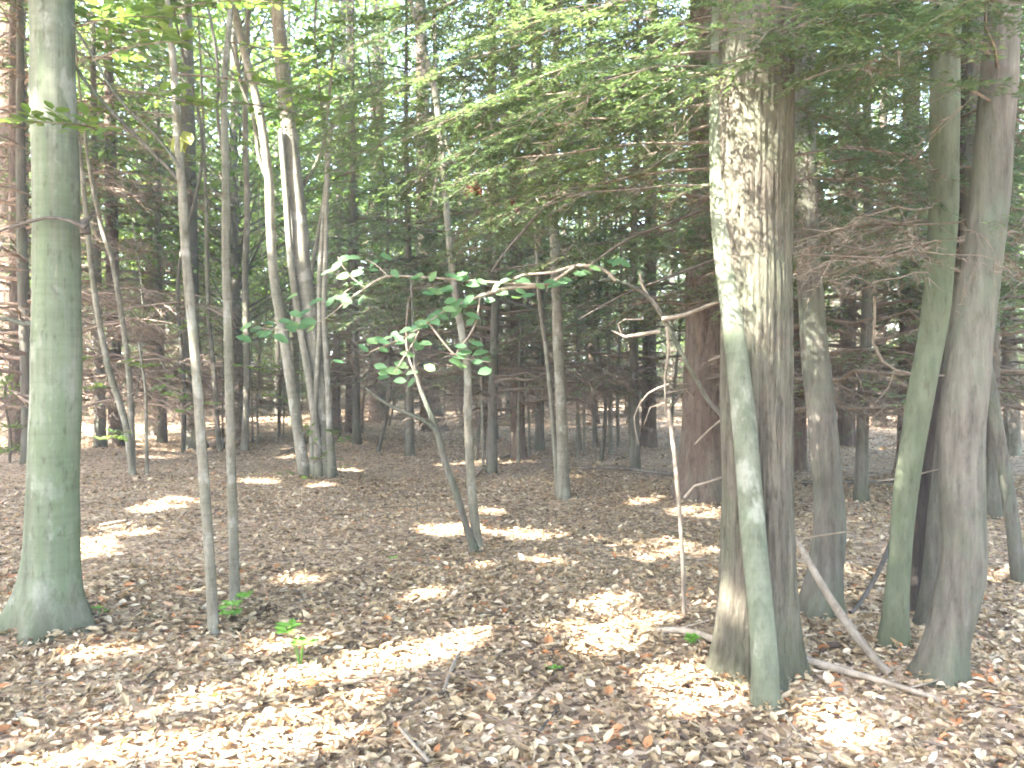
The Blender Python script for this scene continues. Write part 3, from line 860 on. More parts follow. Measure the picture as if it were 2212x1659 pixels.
for i, (u, v) in enumerate(LV):
    d = 4.32 - 0.15 * np.clip((1240 - u) / 600, 0, 1) + rng.normal(0, 0.04)
    p = P(u, v, d) - gb
    ang = rng.choice([math.radians(200), math.radians(-25), math.radians(25), math.radians(160)]) + rng.normal(0, 0.3)
    axv = np.array([math.cos(ang), rng.normal(0, 0.4), math.sin(ang) * 0.8])
    no = np.array([rng.normal(0, 0.25), -0.75 + rng.normal(0, 0.2), 0.75])
    axv = unit(axv)
    no = unit(no - axv * np.dot(no, axv))
    si = np.cross(no, axv)
    R = Matrix((axv, si, no)).transposed()
    ow = min(BOBJ, key=lambda b: min(np.linalg.norm(q - gb - p) for q in b[1]))[0]
    link('leaf', lm[i % 6], ow, p, R.to_euler(), float(rng.uniform(0.058, 0.088)))

# side twigs of the bent sapling near the trunk
def twigset(ti, mat, sets, depth, name='twig'):
    for s in sets:
        limb(ti, s, mat, depth + rng.normal(0, 0.04), name, 4, 0.08, 0.05)
twigset(bent, 'dead', [[(1430, 690, 12), (1480, 680, 10), (1530, 660, 8), (1560, 650, 6)], [(1425, 715, 10), (1390, 722, 9), (1350, 728, 7), (1325, 715, 4)],
                       [(1440, 706, 6), (1444, 760, 6), (1436, 820, 5), (1440, 900, 4)], [(1400, 640, 6), (1385, 610, 6), (1382, 590, 4)],
                       [(1345, 726, 5), (1335, 700, 4), (1350, 690, 3), (1390, 690, 3)], [(1445, 830, 4), (1400, 850, 4), (1370, 900, 3), (1380, 960, 2)],
                       [(1440, 850, 4), (1480, 840, 3), (1500, 860, 3)], [(1438, 870, 4), (1405, 880, 3), (1390, 920, 2)],
                       [(1530, 780, 5), (1556, 770, 6), (1566, 772, 7)], [(1500, 960, 4), (1530, 930, 4), (1566, 900, 6)],
                       [(1478, 1075, 6), (1500, 1050, 6), (1535, 1040, 5), (1562, 1030, 5)]], 4.6)

stick = tree('dead_sapling', 'thin upright dead stick with whitened upper half left of the furrowed trunk', 'dead sapling',
             [(1478, 1330, 9), (1474, 1200, 9), (1464, 1060, 10), (1454, 960, 10), (1445, 890, 9)], 'dead', n=7, spacing=0.06, flare=0.1)

# ------------------------------------------------------------------ hemlock boughs of the two big hemlocks
def bough(ti, p0, dirh, L, droop, nsz, dens, mats=('twig', 'needle'), dead=0.0, r=0.018, name='branch', tilt=0.0):
    bag, lb = Bag(), Bag()
    hemlock_branch(bag, np.asarray(p0, float), np.asarray(dirh, float), L, droop, True, nsz, dens, dead, r, wid=0.38, sub=0.75, lb=lb, tilt=tilt)
    o = link(name, bag.mesh(name, mats, ti['base']), ti['obj'])
    if lb.v:
        link('needles', lb.mesh('needles', mats, ti['base']), o)
    return o

def hz(a):
    a = math.radians(a)
    return (math.cos(a), math.sin(a))

# furrowed trunk: live boughs to the left and towards the viewer, dead ones to the right
for (z, az, L, dr, dead) in [(3.02, 285, 0.9, 0.3, 0), (3.12, 305, 1.0, 0.3, 0), (2.95, 262, 0.8, 0.3, 0), (3.15, 325, 1.1, 0.35, 0), (2.9, 172, 1.8, 0.3, 0.05), (3.05, 206, 1.3, 0.32, 0.1), (3.45, 228, 1.2, 0.35, 0.1),
                             (2.55, 172, 1.5, 0.30, 0.1), (2.75, 166, 1.7, 0.32, 0.05), (2.9, 160, 1.9, 0.28, 0.1), (3.0, 170, 2.0, 0.34, 0.05), (2.35, 178, 1.1, 0.35, 0.3),
                             (3.3, 168, 2.3, 0.35, 0.0), (3.4, 300, 1.2, 0.3, 0.0), (2.7, 148, 2.0, 0.3, 0.1), (3.2, 140, 2.4, 0.32, 0.0), (3.5, 152, 2.1, 0.4, 0), (2.45, 155, 1.6, 0.3, 0.2),
                             (3.3, 20, 1.6, 0.3, 0.1), (3.5, 340, 1.5, 0.35, 0.0), (2.8, 45, 1.7, 0.3, 0.2), (3.3, 75, 2.0, 0.3, 0.1), (3.6, 162, 2.4, 0.42, 0), (3.7, 320, 1.6, 0.4, 0), (2.9, 118, 2.2, 0.3, 0.1)]:
    p = at_height(oak, z)
    bough(oak, p, hz(az), L, dr, 0.026, 1.2, dead=dead, r=0.009)
twigset(oak, 'darktwig', [[(1545, 432, 12), (1480, 418, 10), (1400, 410, 10), (1320, 402, 9), (1240, 406, 9), (1190, 412, 8), (1165, 430, 6)],
                          [(1312, 404, 7), (1308, 380, 6), (1298, 335, 5)],
                          [(1545, 62, 10), (1470, 96, 9), (1380, 140, 8), (1310, 170, 7), (1240, 220, 5)],
                          [(1545, 442, 9), (1450, 480, 8), (1350, 520, 6), (1240, 600, 4)],
                          [(1545, 560, 8), (1440, 600, 6), (1340, 640, 5), (1250, 690, 3)],
                          [(1545, 330, 8), (1450, 350, 7), (1340, 372, 5)],
                          [(1230, 400, 8), (1180, 440, 8), (1130, 500, 7), (1090, 545, 5), (1060, 590, 3)]], 4.6, 'branch')
twigset(oak, 'dead', [[(1540, 155, 9), (1620, 110, 8), (1700, 70, 8), (1760, 40, 7), (1800, 10, 5)]], 4.0, 'branch')
# dead fan of twigs right of the furrowed trunk
for (z, az, L) in [(2.05, -12, 1.1), (2.5, 8, 1.3), (2.35, 30, 1.5), (2.2, 45, 1.2)]:
    p = at_height(oak, z)
    bough(oak, p, hz(az), L, 0.12, 0.02, 0.9, ('twig', 'needle'), dead=0.93, r=0.006)
for (u, v, az, L, tl) in [(2040, 470, 186, 1.05, -0.35), (2060, 500, 178, 1.1, -0.3), (2030, 520, 192, 0.95, -0.25), (2050, 440, 200, 1.0, -0.4), (2035, 550, 182, 0.9, -0.2), (2070, 470, 170, 1.2, -0.3), (2045, 590, 190, 0.8, -0.25), (2090, 520, 205, 1.0, -0.3)]:
    bough(ra, P(u, v, ra['d'] + 0.02), hz(az), L, 0.02, 0.02, 1.1, ('dead', 'needle'), dead=0.92, r=0.006, tilt=tl)
# pale looping twigs at the right
twigset(ra, 'dead', [[(1888, 640, 6), (1890, 690, 6), (1886, 740, 7), (1905, 780, 7), (1935, 800, 6), (1975, 808, 5), (2050, 812, 4)], [(1932, 800, 4), (1920, 835, 4), (1890, 870, 3)],
                     [(1960, 508, 8), (1990, 520, 8), (2010, 555, 7), (2035, 575, 7), (2080, 590, 6), (2140, 640, 5)], [(1895, 1040, 3), (1960, 1030, 3), (2040, 1010, 3)]], 4.9)

# brown hemlock: full live crown in view
def crown_hemlock(bag, H, z0, zlive, R, nb, nsz, dens, base=(0, 0, 0), azr=(0, 360), deadlen=1.0, **kw):
    base = np.asarray(base, float)
    for i in range(nb):
        z = z0 + (H - z0) * ((i + rng.random()) / nb) ** 1.15
        prof = 1.0 - 0.85 * ((z - z0) / (H - z0)) ** 1.2
        L = R * prof * rng.uniform(0.65, 1.1)
        az = rng.uniform(*azr)
        isdead = z < zlive
        hemlock_branch(bag, base + np.array([0, 0, z]), hz(az), L * (deadlen if isdead else 1), 0.12 if isdead else rng.uniform(0.22, 0.42), True, nsz, dens,
                       0.9 if isdead else 0.06, 0.010 + 0.008 * L, **kw)

bag = Bag()
for i in range(46):
    z = rng.uniform(1.9, 7.5)
    az = rng.uniform(120, 300) if i % 4 else rng.uniform(0, 360)
    dead = 0.9 if z < 2.3 else 0.12
    hemlock_branch(bag, at_height(brown, z), hz(az), rng.uniform(2.2, 4.6), rng.uniform(0.12, 0.36), True, 0.05, 0.75, dead, 0.02, wid=0.36, m=3, sub=0.75)
link('crown', bag.mesh('crown', ['twig', 'needle'], brown['base']), brown['obj'])
for ti, zr, azs, nb_, Ls in ((slim, (2.3, 5.0), (-60, 130), 20, (1.4, 2.6)), (rb, (2.2, 5.0), (20, 240), 20, (1.2, 2.4))):
    bag = Bag()
    for i in range(nb_):
        z = rng.uniform(*zr)
        hemlock_branch(bag, at_height(ti, z), hz(rng.uniform(*azs)), rng.uniform(*Ls), rng.uniform(0.15, 0.35), True, 0.034, 0.9, 0.85 if z < 2.7 else 0.1, 0.008, wid=0.38, m=3, sub=0.8)
    link('crown', bag.mesh('crown', ['twig', 'needle'], ti['base']), ti['obj'])

# ------------------------------------------------------------------ background hemlocks and broadleaf trees
HV = []
for k in range(4):
    bag = Bag()
    crown_hemlock(bag, 12.5, 1.0, 3.3 + 0.6 * k, 3.3, 78, 0.13, 0.5, deadlen=0.75, wid=0.34, m=2, sub=0.75)
    HV.append(bag.mesh('crown', ['twig', 'needle']))
HTR = []
for k in range(3):
    pts = [(0, 0, -0.1), (0.02, 0.0, 1), (0.06 * math.sin(k), 0.05, 6), (0.1, 0.05 * k, 10), (0.1, 0.1, 13)]
    HTR.append(tubes_mesh('trunk', [tube(pts, [0.17, 0.15, 0.125, 0.07, 0.02], 18, 0.3, ridge_fn(0.3, 0.25, 14, 0.06, k), 0.0)], 'hemlock'))

def put_hemlock(x, y, s, label, group):
    z = gh(x, y)
    t = thing('hemlock_tree', label, 'tree', (x, y, z), group, rng.uniform(0, 6.28))
    k = int(rng.integers(0, 4))
    link('trunk', HTR[k % 3], t, scale=s)
    link('crown', HV[k], t, scale=s)

LM = [(-200, 'the left edge of the picture'), (60, 'the thick beech'), (230, 'the two thin crooked saplings'), (400, 'the left slim sapling'), (500, 'the right slim sapling'), (660, 'the multi-stemmed clump'),
      (790, 'the gap right of the clump'), (900, 'the left end of the leafy arch'), (1010, 'the forked stems'), (1110, 'the gap right of the forked stems'), (1210, 'the straight paired stems'), (1330, 'the cluster of thin stems'),
      (1450, 'the upright dead stick'), (1580, 'the furrowed trunk'), (1750, 'the slender curved trunk'), (1860, 'the gap left of the mossy trunk'), (1970, 'the mossy trunk'), (2090, 'the bowed grey trunk'), (2300, 'the right edge of the picture')]
ORD = ['nearest', 'second nearest', 'third nearest', 'fourth nearest', 'fifth nearest', 'sixth nearest', 'seventh nearest', 'eighth nearest', 'ninth nearest', 'tenth nearest']
def placed(spots, look):
    at = [min(LM, key=lambda l: abs(l[0] - u))[1] for u, y, s_ in spots]
    out = []
    for i, (u, y, s_) in enumerate(spots):
        same = sorted(spots[j][1] for j in range(len(spots)) if at[j] == at[i])
        rank = '' if len(same) == 1 else ORD[min(9, same.index(y))] + ' '
        out.append('%s%s seen behind %s' % (rank, look, at[i]))
    return out

def px_x(u, y):
    return (u - PW / 2) / FPX * y

SP = []
SP += [(u, y, s_, 'hemlocks in the left background') for u, y, s_ in [(40, 15.5, 1.0), (250, 17, 0.9), (-60, 19, 1.1), (420, 22, 1.0), (150, 25, 1.1)]]
SP += [(u, y, s_, 'hemlocks in the middle background') for u, y, s_ in [(760, 21, 1.0), (820, 27, 1.1), (935, 23, 1.0), (1060, 18.5, 0.95), (1165, 28, 1.1), (1280, 22, 1.0), (1400, 17, 0.95), (1120, 14.5, 0.8)]]
SP += [(u, y, s_, 'hemlocks in the right background') for u, y, s_ in [(1720, 13, 0.95), (1830, 17, 1.0), (1960, 12, 0.9), (2130, 15, 1.0), (2260, 11.5, 0.9), (1600, 20, 1.1), (1900, 24, 1.1), (2100, 22, 1.1), (1760, 29, 1.2)]]
for (u, y, s_, grp), lab in zip(SP, placed([q[:3] for q in SP], 'hemlock with dead lower twigs')):
    put_hemlock(px_x(u, y), y, s_, lab, grp)

FHV = []
for k in range(2):
    bag = Bag()
    crown_hemlock(bag, 9, 1.1, 2.3 + 0.3 * k, 2.7, 64, 0.075, 0.6, deadlen=0.8, wid=0.34, m=3, sub=0.7)
    FHV.append(bag.mesh('crown', ['twig', 'needle']))
FTR = tubes_mesh('trunk', [tube([(0, 0, -0.08), (0.01, 0, 0.8), (0.05, 0.03, 3), (0.0, 0.05, 6), (0.02, 0.02, 9.3)], [0.085, 0.072, 0.06, 0.035, 0.008], 12, 0.3, flare_fn(0.3, 0.15), 0.04)], 'greybrown')
SP = [(1062, 12.5, 1.0), (884, 14.5, 1.0), (1372, 12.8, 1.0), (1165, 16, 1.1), (1690, 8.6, 0.95), (1862, 9.6, 0.95), (2150, 8.8, 0.9), (2010, 11, 1.0), (770, 17, 1.1)]
for (u, y, s_), lab in zip(SP, placed(SP, 'slim hemlock with feathery drooping boughs')):
    x = px_x(u, y)
    t = thing('slim_hemlock_tree', lab, 'tree', (x, y, gh(x, y)), 'slim hemlocks of the middle distance', rng.uniform(0, 6.28))
    link('trunk', FTR, t, scale=s_)
    link('crown', FHV[int(rng.integers(0, 2))], t, scale=s_)
bag = Bag()
crown_hemlock(bag, 10, 0.8, 7.0, 3.2, 90, 0.09, 0.55, deadlen=1.0, wid=0.34, m=2, sub=0.8)
DHV = bag.mesh('crown', ['deadspray', 'needle'])
SP = [(60, 13.5, 1.0), (215, 16.5, 1.05), (350, 18.5, 1.0)]
for (u, y, s_), lab in zip(SP, placed(SP, 'hemlock hung with sunlit brown dead boughs')):
    x = px_x(u, y)
    t = thing('hemlock_tree', lab, 'tree', (x, y, gh(x, y)), 'dead-boughed hemlocks at the left', rng.uniform(0, 6.28))
    link('trunk', FTR, t, scale=s_ * 1.3)
    link('crown', DHV, t, scale=s_)

def broad_crown(H, z0, R, nclump, perclump, lsz):
    bag = Bag()
    for i in range(nclump):
        z = rng.uniform(z0, H)
        prof = math.sin(math.pi * np.clip((z - z0) / (H - z0) * 0.85 + 0.12, 0, 1)) ** 0.6
        a = rng.uniform(0, 2 * math.pi)
        rr = R * prof * math.sqrt(rng.uniform(0.05, 1))
        c = np.array([math.cos(a) * rr, math.sin(a) * rr, z])
        b0 = np.array([0, 0, max(1.5, z - rr * 0.6)])
        bag.wood(twig_tube(b0, c, 0.035, 0.008, 3, -0.05, 4))
        n = perclump
        off = rng.normal(0, 1, (n, 3)) * np.array([0.55, 0.55, 0.18])
        ax = rand_unit(n) * np.array([1, 1, 0.5])
        no = np.array([0, 0, 1.0]) + rng.normal(0, 0.45, (n, 3))
        L = lsz * rng.uniform(0.6, 1.2, n)
        v, f = leaves(c + off, ax, no, L, L * 0.65, RHOMB)
        bag.leaf(v, f, np.repeat(np.clip(rng.normal(rng.uniform(0.3, 0.7), 0.2, n), 0, 1), 4))
    return bag.mesh('crown', ['greybrown', 'leaf'])
BV = [broad_crown(16, 2.5, 3.6, 130, 90, 0.17), broad_crown(14, 1.6, 3.2, 130, 85, 0.16), broad_crown(18, 4, 3.8, 140, 90, 0.17)]
BTR = []
for k in range(3):
    pts = [(0, 0, -0.1), (0.03, 0.02, 1), (0.15 * math.sin(k * 2 + 1), 0.1, 5), (0.25 * math.cos(k), 0.1 * k, 9), (0.1, 0.1, 14)]
    BTR.append(tubes_mesh('trunk', [tube(pts, [0.14, 0.125, 0.11, 0.08, 0.02], 12, 0.3, flare_fn(0.3, 0.2), 0.03)], 'sapling'))
def put_broad(x, y, s, label, group, k=None):
    z = gh(x, y)
    t = thing('broadleaf_tree', label, 'tree', (x, y, z), group, rng.uniform(0, 6.28))
    k = int(rng.integers(0, 3)) if k is None else k
    link('trunk', BTR[k], t, scale=s)
    link('crown', BV[k], t, scale=s)
SP = []
SP += [(u, y, s_, 'broadleaf trees in the left background') for u, y, s_ in [(330, 21, 1.0), (520, 19, 0.95), (640, 24, 1.0), (180, 29, 1.1), (420, 30, 1.1), (560, 34, 1.1), (700, 31, 1.0), (50, 34, 1.1), (300, 40, 1.2), (640, 42, 1.2), (-120, 27, 1.0)]]
SP += [(u, y, s_, 'broadleaf trees in the middle background') for u, y, s_ in [(860, 41, 1.2), (1180, 43, 1.2), (1100, 26, 1.0), (1450, 38, 1.2)]]
SP += [(u, y, s_, 'broadleaf trees in the right background') for u, y, s_ in [(1560, 42, 1.2), (1860, 41, 1.2), (2180, 40, 1.2), (2300, 30, 1.1)]]
for (u, y, s_, grp), lab in zip(SP, placed([q[:3] for q in SP], 'green broadleaf tree')):
    put_broad(px_x(u, y), y, s_, lab, grp)
SP = []
for k in range(54):
    SP.append((40 + 41 * k + rng.uniform(-25, 25), rng.uniform(17, 34), rng.uniform(0.28, 0.5)))
for k, ((u, y, s_), lab) in enumerate(zip(SP, placed(SP, 'young low twiggy hemlock'))):
    x = px_x(u, y)
    t = thing('young_hemlock_tree', lab, 'tree', (x, y, gh(x, y)), 'young hemlocks in the background', rng.uniform(0, 6.28))
    link('trunk', FTR, t, scale=s_ * 0.8)
    link('crown', (DHV, FHV[k % 2])[k % 3 == 0], t, scale=(s_ * 1.1, s_ * 1.1, s_ * 0.8))

# thin far stems
FS = []
for k in range(5):
    b = rng.normal(0, 0.12, (5, 2))
    pts = [(0, 0, -0.05), (b[0][0] * 0.4, b[0][1], 0.9), (b[1][0], b[1][1], 2.2), (b[2][0] * 1.5, b[2][1], 3.8), (b[3][0] * 2, b[3][1], 5.6), (b[4][0] * 2.4, b[4][1], 7.5)]
    FS.append(tubes_mesh('trunk', [tube(pts, [0.032, 0.028, 0.025, 0.021, 0.015, 0.006], 6, 0.25, None, 0.05, k)], ['sapling', 'greybrown', 'hemlock'][k % 3]))
ORD = ['nearest', 'second nearest', 'third nearest', 'fourth nearest', 'fifth nearest', 'sixth nearest', 'seventh nearest', 'eighth nearest', 'ninth nearest', 'tenth nearest']
SP = []
for ua, ub, n in ((160, 760, 20), (760, 1460, 32), (1700, 2200, 16)):
    for i in range(n):
        SP.append((ua + (ub - ua) * (i + rng.random()) / n, rng.uniform(13, 36)))
at_ = [min(LM, key=lambda l: abs(l[0] - u))[1] for u, y in SP]
for (u, y), a_ in zip(SP, at_):
    same = sorted(q[1] for q, b_ in zip(SP, at_) if b_ == a_)
    x = px_x(u, y)
    t = thing('sapling', '%s of the slender distant stems seen behind %s' % (ORD[min(9, same.index(y))], a_), 'sapling', (x, y, gh(x, y)), 'slender stems in the background', rng.uniform(0, 6.28))
    link('trunk', FS[int(rng.integers(0, 5))], t, scale=float(rng.uniform(0.6, 1.5)))

# the far wall of the wood, beyond where trees can be told apart
def far_woods():
    bag = Bag()
    for i in range(150):
        a = rng.uniform(-0.85, 0.85)
        r = rng.uniform(48, 85)
        x, y = r * math.sin(a), r * math.cos(a)
        bag.wood(tube([(x, y, -0.3), (x + rng.normal(0, 0.2), y, 5), (x + rng.normal(0, 0.5), y, 13)], [0.2, 0.16, 0.06], 6, 3))
    n = 150000
    a = rng.uniform(-0.9, 0.9, n)
    cl_ = rng.integers(0, 1400, n)
    ca, cr, cz = rng.uniform(-0.9, 0.9, 1400), rng.uniform(46, 80, 1400), 16 * rng.random(1400) ** 1.5 + 0.4
    c = np.stack([cr * np.sin(ca), cr * np.cos(ca), cz], 1)[cl_] + rng.normal(0, 1, (n, 3)) * np.array([1.6, 1.6, 0.8])
    c[:, 2] = np.maximum(c[:, 2], 0.1)
    L = rng.uniform(0.3, 0.6, n)
    v, f = leaves(c, rand_unit(n), np.array([0, 0, 1.0]) + rng.normal(0, 0.6, (n, 3)), L, L * 0.6, RHOMB)
    bag.leaf(v, f, np.repeat(np.clip(rng.normal(0.4, 0.25, n), 0, 1), 4))
    o = link('far_woods', bag.mesh('far_woods', ['greybrown', 'leaf']))
    tag(o, 'distant mass of shaded trees closing the view', None, None, 'stuff')
far_woods()

# ------------------------------------------------------------------ leafy understorey
def leafy(ti, pos, d, L, lsz, n, mat='leaf', name='branch'):
    bag = Bag()
    leaf_spray(bag, np.asarray(pos, float), d, L, lsz, n)
    return link(name, bag.mesh(name, ['twig', mat], ti['base']), ti['obj'])

def info(lab):
    for t, m, l in STT:
        if l == lab:
            return t
cs1 = info('left stem of two thin crooked saplings right of the beech')
cs2 = info('right stem of two thin crooked saplings right of the beech')
fs1 = info('faint stem seen just left of the right slim sapling')
th1 = info('thin straight stem between the slim sapling pair and the clump')
for (ti, u, v, d, dx, dz, L) in [(cs2, 275, 850, 8.3, 1, 0, 0.8), (cs2, 270, 838, 8.6, -1, 0.05, 0.6), (cs1, 225, 770, 9.0, -0.6, 0, 0.6), (cs1, 230, 785, 9.2, 1, 0.1, 0.5), (cs2, 280, 930, 9.0, -1, -0.1, 0.5),
                                 (fs1, 462, 790, 11, 1, 0.05, 0.8), (fs1, 462, 800, 11.2, -1, 0.0, 0.7), (fs1, 466, 868, 11.5, -0.9, -0.1, 0.6), (th1, 532, 790, 13, 1, 0.05, 0.9), (th1, 531, 845, 13, 1, -0.1, 0.7), (th1, 533, 700, 14, -1, 0.1, 1.1), (th1, 532, 640, 14, 1, 0.1, 1.2)]:
    leafy(ti, P(u, v, d), (dx, rng.normal(0, 0.4), dz), L, 0.09, 42)
for (u, v, sgn) in [(380, 250, -1), (300, 300, -1), (250, 195, 1), (160, 60, 1), (110, 60, 1), (200, 130, 1), (366, 60, -1), (378, 160, 1), (366, 20, 1)]:
    leafy(sapA, P(u, v, sapA['d'] + rng.uniform(-0.4, 0.4)), (sgn, rng.normal(0, 0.6), 0.15), rng.uniform(0.5, 0.8), 0.085, 48)
for (u, v, sgn) in [(470, 150, -1), (455, 40, -1), (492, 90, 1), (498, 20, -1), (486, 220, 1)]:
    leafy(sapB, P(u, v, sapB['d'] + rng.uniform(-0.3, 0.5)), (sgn, rng.normal(0, 0.6), 0.15), rng.uniform(0.5, 0.8), 0.085, 48)
for i in range(16):
    u, v = rng.uniform(480, 760), rng.uniform(-60, 420)
    leafy(cl, P(u, v, cl['d'] + rng.uniform(0.3, 1.8)), (rng.normal(), rng.normal(), 0.1), rng.uniform(0.7, 1.2), 0.10, 54)
# sprouts round the foot of the clump
for i in range(12):
    u, v = rng.uniform(630, 740), rng.uniform(940, 1035)
    leafy(cl, P(u, v, cl['d'] - rng.uniform(0.2, 0.5)), (rng.normal(), rng.normal(), 0.4), 0.35, 0.06, 18)
# leafy plant left of the beech
bush = thing('understory_shrub', 'low leafy green shrub at the left edge behind the beech', 'shrub', G(20, 1000))
bi = dict(obj=bush, base=G(20, 1000))
for i in range(16):
    b0 = bi['base'] + np.array([rng.normal(0, 0.15), rng.normal(0, 0.15), 0])
    leafy(bi, b0 + np.array([rng.normal(0, 0.1), 0, rng.uniform(0.1, 0.9)]), (rng.normal(), rng.normal(), 0.5), rng.uniform(0.5, 0.9), 0.09, 36)
twigset(bi, 'twig', [[(20, 1000, 8), (22, 940, 7), (10, 850, 5), (30, 780, 4)]], bi['base'][1], 'stem')

# seedlings
def seedling(label, u, v, n, h, lsz, mat):
    g = G(u, v)
    t = thing('seedling_plant', label, 'plant', g)
    ti = dict(obj=t, base=g)
    for k in range(n):
        a = rng.uniform(0, 2 * math.pi)
        tip = g + np.array([math.cos(a) * 0.5 * h * rng.uniform(0.2, 1), math.sin(a) * 0.5 * h * rng.uniform(0.2, 1), h * rng.uniform(0.35, 1)])
        so = link('stem', tubes_mesh('stem', [tube([g - np.array([0, 0, 0.02]), (g + tip) / 2 + np.array([0, 0, 0.02]), tip], [0.003, 0.0025, 0.0015], 4, 0.05)], 'sprout', g), t)
        m = 4
        dirs = np.array([[math.cos(a + q), math.sin(a + q), 0.15] for q in np.linspace(0, 2 * math.pi, m, endpoint=False) + rng.random()])
        for q in range(m):
            L = lsz * rng.uniform(0.7, 1.1)
            vv, ff = leaves((tip - g)[None], dirs[q][None], np.array([[rng.normal(0, 0.3), -0.3, 1.0]]), L, L * 0.55, LEAF8, np.array([0.1]))
            link('leaf', mesh('leaf', vv, [ff], [mat], np.full(8, rng.random())), so)
seedling('bright green seedling at the foot of the right slim sapling', 500, 1345, 7, 0.19, 0.07, 'sprout')
seedling('sunlit pale seedling on the left edge of the sun patch', 650, 1440, 4, 0.2, 0.085, 'sprout')
seedling('tiny green seedling alone on the leaves left of the slim saplings', 464, 1140 + 640 - 240 - 30, 1, 0.03, 0.03, 'sprout')

seedling('green sprig among the leaves left of the furrowed trunk foot', 1492, 1396, 5, 0.07, 0.045, 'sprout')
seedling('single low green sprig in the open litter left of the forked stems', 842, 1216, 1, 0.04, 0.05, 'sprout')
seedling('small green sprig near the bottom between the sun patches', 1196, 1452, 2, 0.05, 0.045, 'sprout')
seedling('faint green sprig at the foot of the thick beech on its right', 215, 1330, 2, 0.06, 0.04, 'sprout')

# single coloured leaves hanging in the boughs
def hang_leaf(name, label, u, v, d, mat, n, size):
    p = P(u, v, d)
    t = thing(name, label, 'leaves', p)
    for k in range(n):
        vv, ff = leaves(rng.normal(0, size * 0.25, (1, 3)), np.array([[rng.normal(0, 0.5), rng.normal(0, 0.3), -1.0]]), np.array([[rng.normal(0, 0.5), -1.0, 0.2]]), size, size * 0.7, LEAF8, np.array([rng.normal(0, 0.3)]))
        link('leaf', mesh('leaf', vv, [ff], [mat], np.full(8, rng.random())), t)
hang_leaf('dead_leaf_cluster', 'dark red dead leaves caught in the hemlock boughs above centre', 1018, 402, 4.9, 'redleaf', 4, 0.085)
hang_leaf('dead_leaf_cluster', 'small orange dead leaf caught just right of the red leaves', 1105, 436, 4.9, 'redleaf', 2, 0.06)
hang_leaf('yellow_leaf_cluster', 'pale yellow-green leaves on the left slim sapling below its fork', 372, 285, 4.85, 'yellowleaf', 3, 0.12)

# ------------------------------------------------------------------ sticks and logs on the ground
def ground_stick(name, label, keys, mat, lift=0.0, cat='branch', twigs=0):
    """keys (u, v, width, height above ground)"""
    pts, rad = [], []
    for u, v, w, h in keys:
        r = ray(u, v)
        t = (CAMZ - h) / -r[2]
        p = np.array([0, 0, CAMZ]) + r * t
        rr = w / 2 / FPX * p[1]
        p[2] = gh(p[0], p[1]) + h + (rr * 0.9 + 0.02 if h == 0 else 0.01)
        pts.append(p)
        rad.append(rr)
    base = pts[0].copy()
    t = thing(name, label, cat, base)
    link('stem', tubes_mesh('stem', [tube(pts, rad, 9, 0.06, None, 0.10, keys[0][0])], mat, base), t)
    for k in range(twigs):
        i = rng.integers(0, len(pts) - 1)
        q = pts[i] * 0.5 + pts[i + 1] * 0.5
        e = q + np.array([rng.normal(0, 0.15), rng.normal(0, 0.15), rng.uniform(0.02, 0.12)])
        link('twig', tubes_mesh('twig', [twig_tube(q, e, rad[i] * 0.4, rad[i] * 0.2, 4)], mat, base), t)
ground_stick('fallen_branch', 'stout dead branch lying left of the leaning pole foot', [(1422, 1402, 14, 0), (1480, 1412, 16, 0), (1550, 1426, 18, 0.03), (1624, 1446, 20, 0.05)], 'dead', twigs=1)
ground_stick('fallen_branch', 'bare dead branch lying right of the leaning pole foot', [(1670, 1462, 22, 0.02), (1720, 1470, 20, 0), (1800, 1482, 17, 0), (1900, 1500, 14, 0), (2020, 1530, 10, 0)], 'dead', twigs=2)
ground_stick('leaning_branch', 'broken grey branch propped against the furrowed trunk, sloping right', [(1925, 1490, 15, 0.0), (1880, 1440, 18, 0.05), (1815, 1352, 21, 0.16), (1772, 1285, 17, 0.30), (1735, 1215, 13, 0.42), (1706, 1165, 9, 0.52)], 'dead', twigs=2)
ground_stick('leaning_branch', 'thin dark stick leaning between the slender curved trunk and mossy trunk', [(1838, 1350, 8, 0), (1870, 1290, 10, 0.1), (1905, 1215, 10, 0.25), (1925, 1160, 8, 0.36)], 'darktwig')
ground_stick('fallen_branch', 'long thin fallen stick crossing the ground behind the mossy trunk', [(1730, 1040, 7, 0), (1820, 1045, 8, 0), (1900, 1050, 7, 0), (1960, 1060, 5, 0)], 'darktwig')
ground_stick('fallen_branch', 'short dark stick on the ground left of the sun patch', [(305, 1505, 7, 0), (325, 1470, 7, 0.01), (338, 1448, 5, 0.03)], 'darktwig')
ground_stick('fallen_branch', 'curved grey stick on the leaves below the centre sun patch', [(960, 1500, 8, 0), (968, 1460, 9, 0.01), (985, 1420, 8, 0.02), (994, 1405, 6, 0.02)], 'dead')
ground_stick('fallen_branch', 'pale twig pointing at the bottom edge near centre', [(862, 1575, 7, 0), (890, 1610, 9, 0), (925, 1655, 11, 0)], 'dead')
ground_stick('fallen_branch', 'dark stick between sun patches near the bottom edge', [(1160, 1600, 5, 0), (1190, 1560, 6, 0), (1205, 1540, 5, 0)], 'darktwig')
ground_stick('fallen_branch', 'fallen forked twig across the clearing behind the forked stems', [(1020, 1040, 4, 0), (1060, 1005, 5, 0), (1110, 980, 5, 0.02), (1150, 968, 3, 0.02)], 'dead', twigs=2)
ground_stick('fallen_branch', 'long dark fallen limb left of the broad reddish trunk', [(1250, 1012, 5, 0), (1340, 1018, 7, 0), (1420, 1022, 8, 0), (1480, 1026, 6, 0)], 'darktwig')
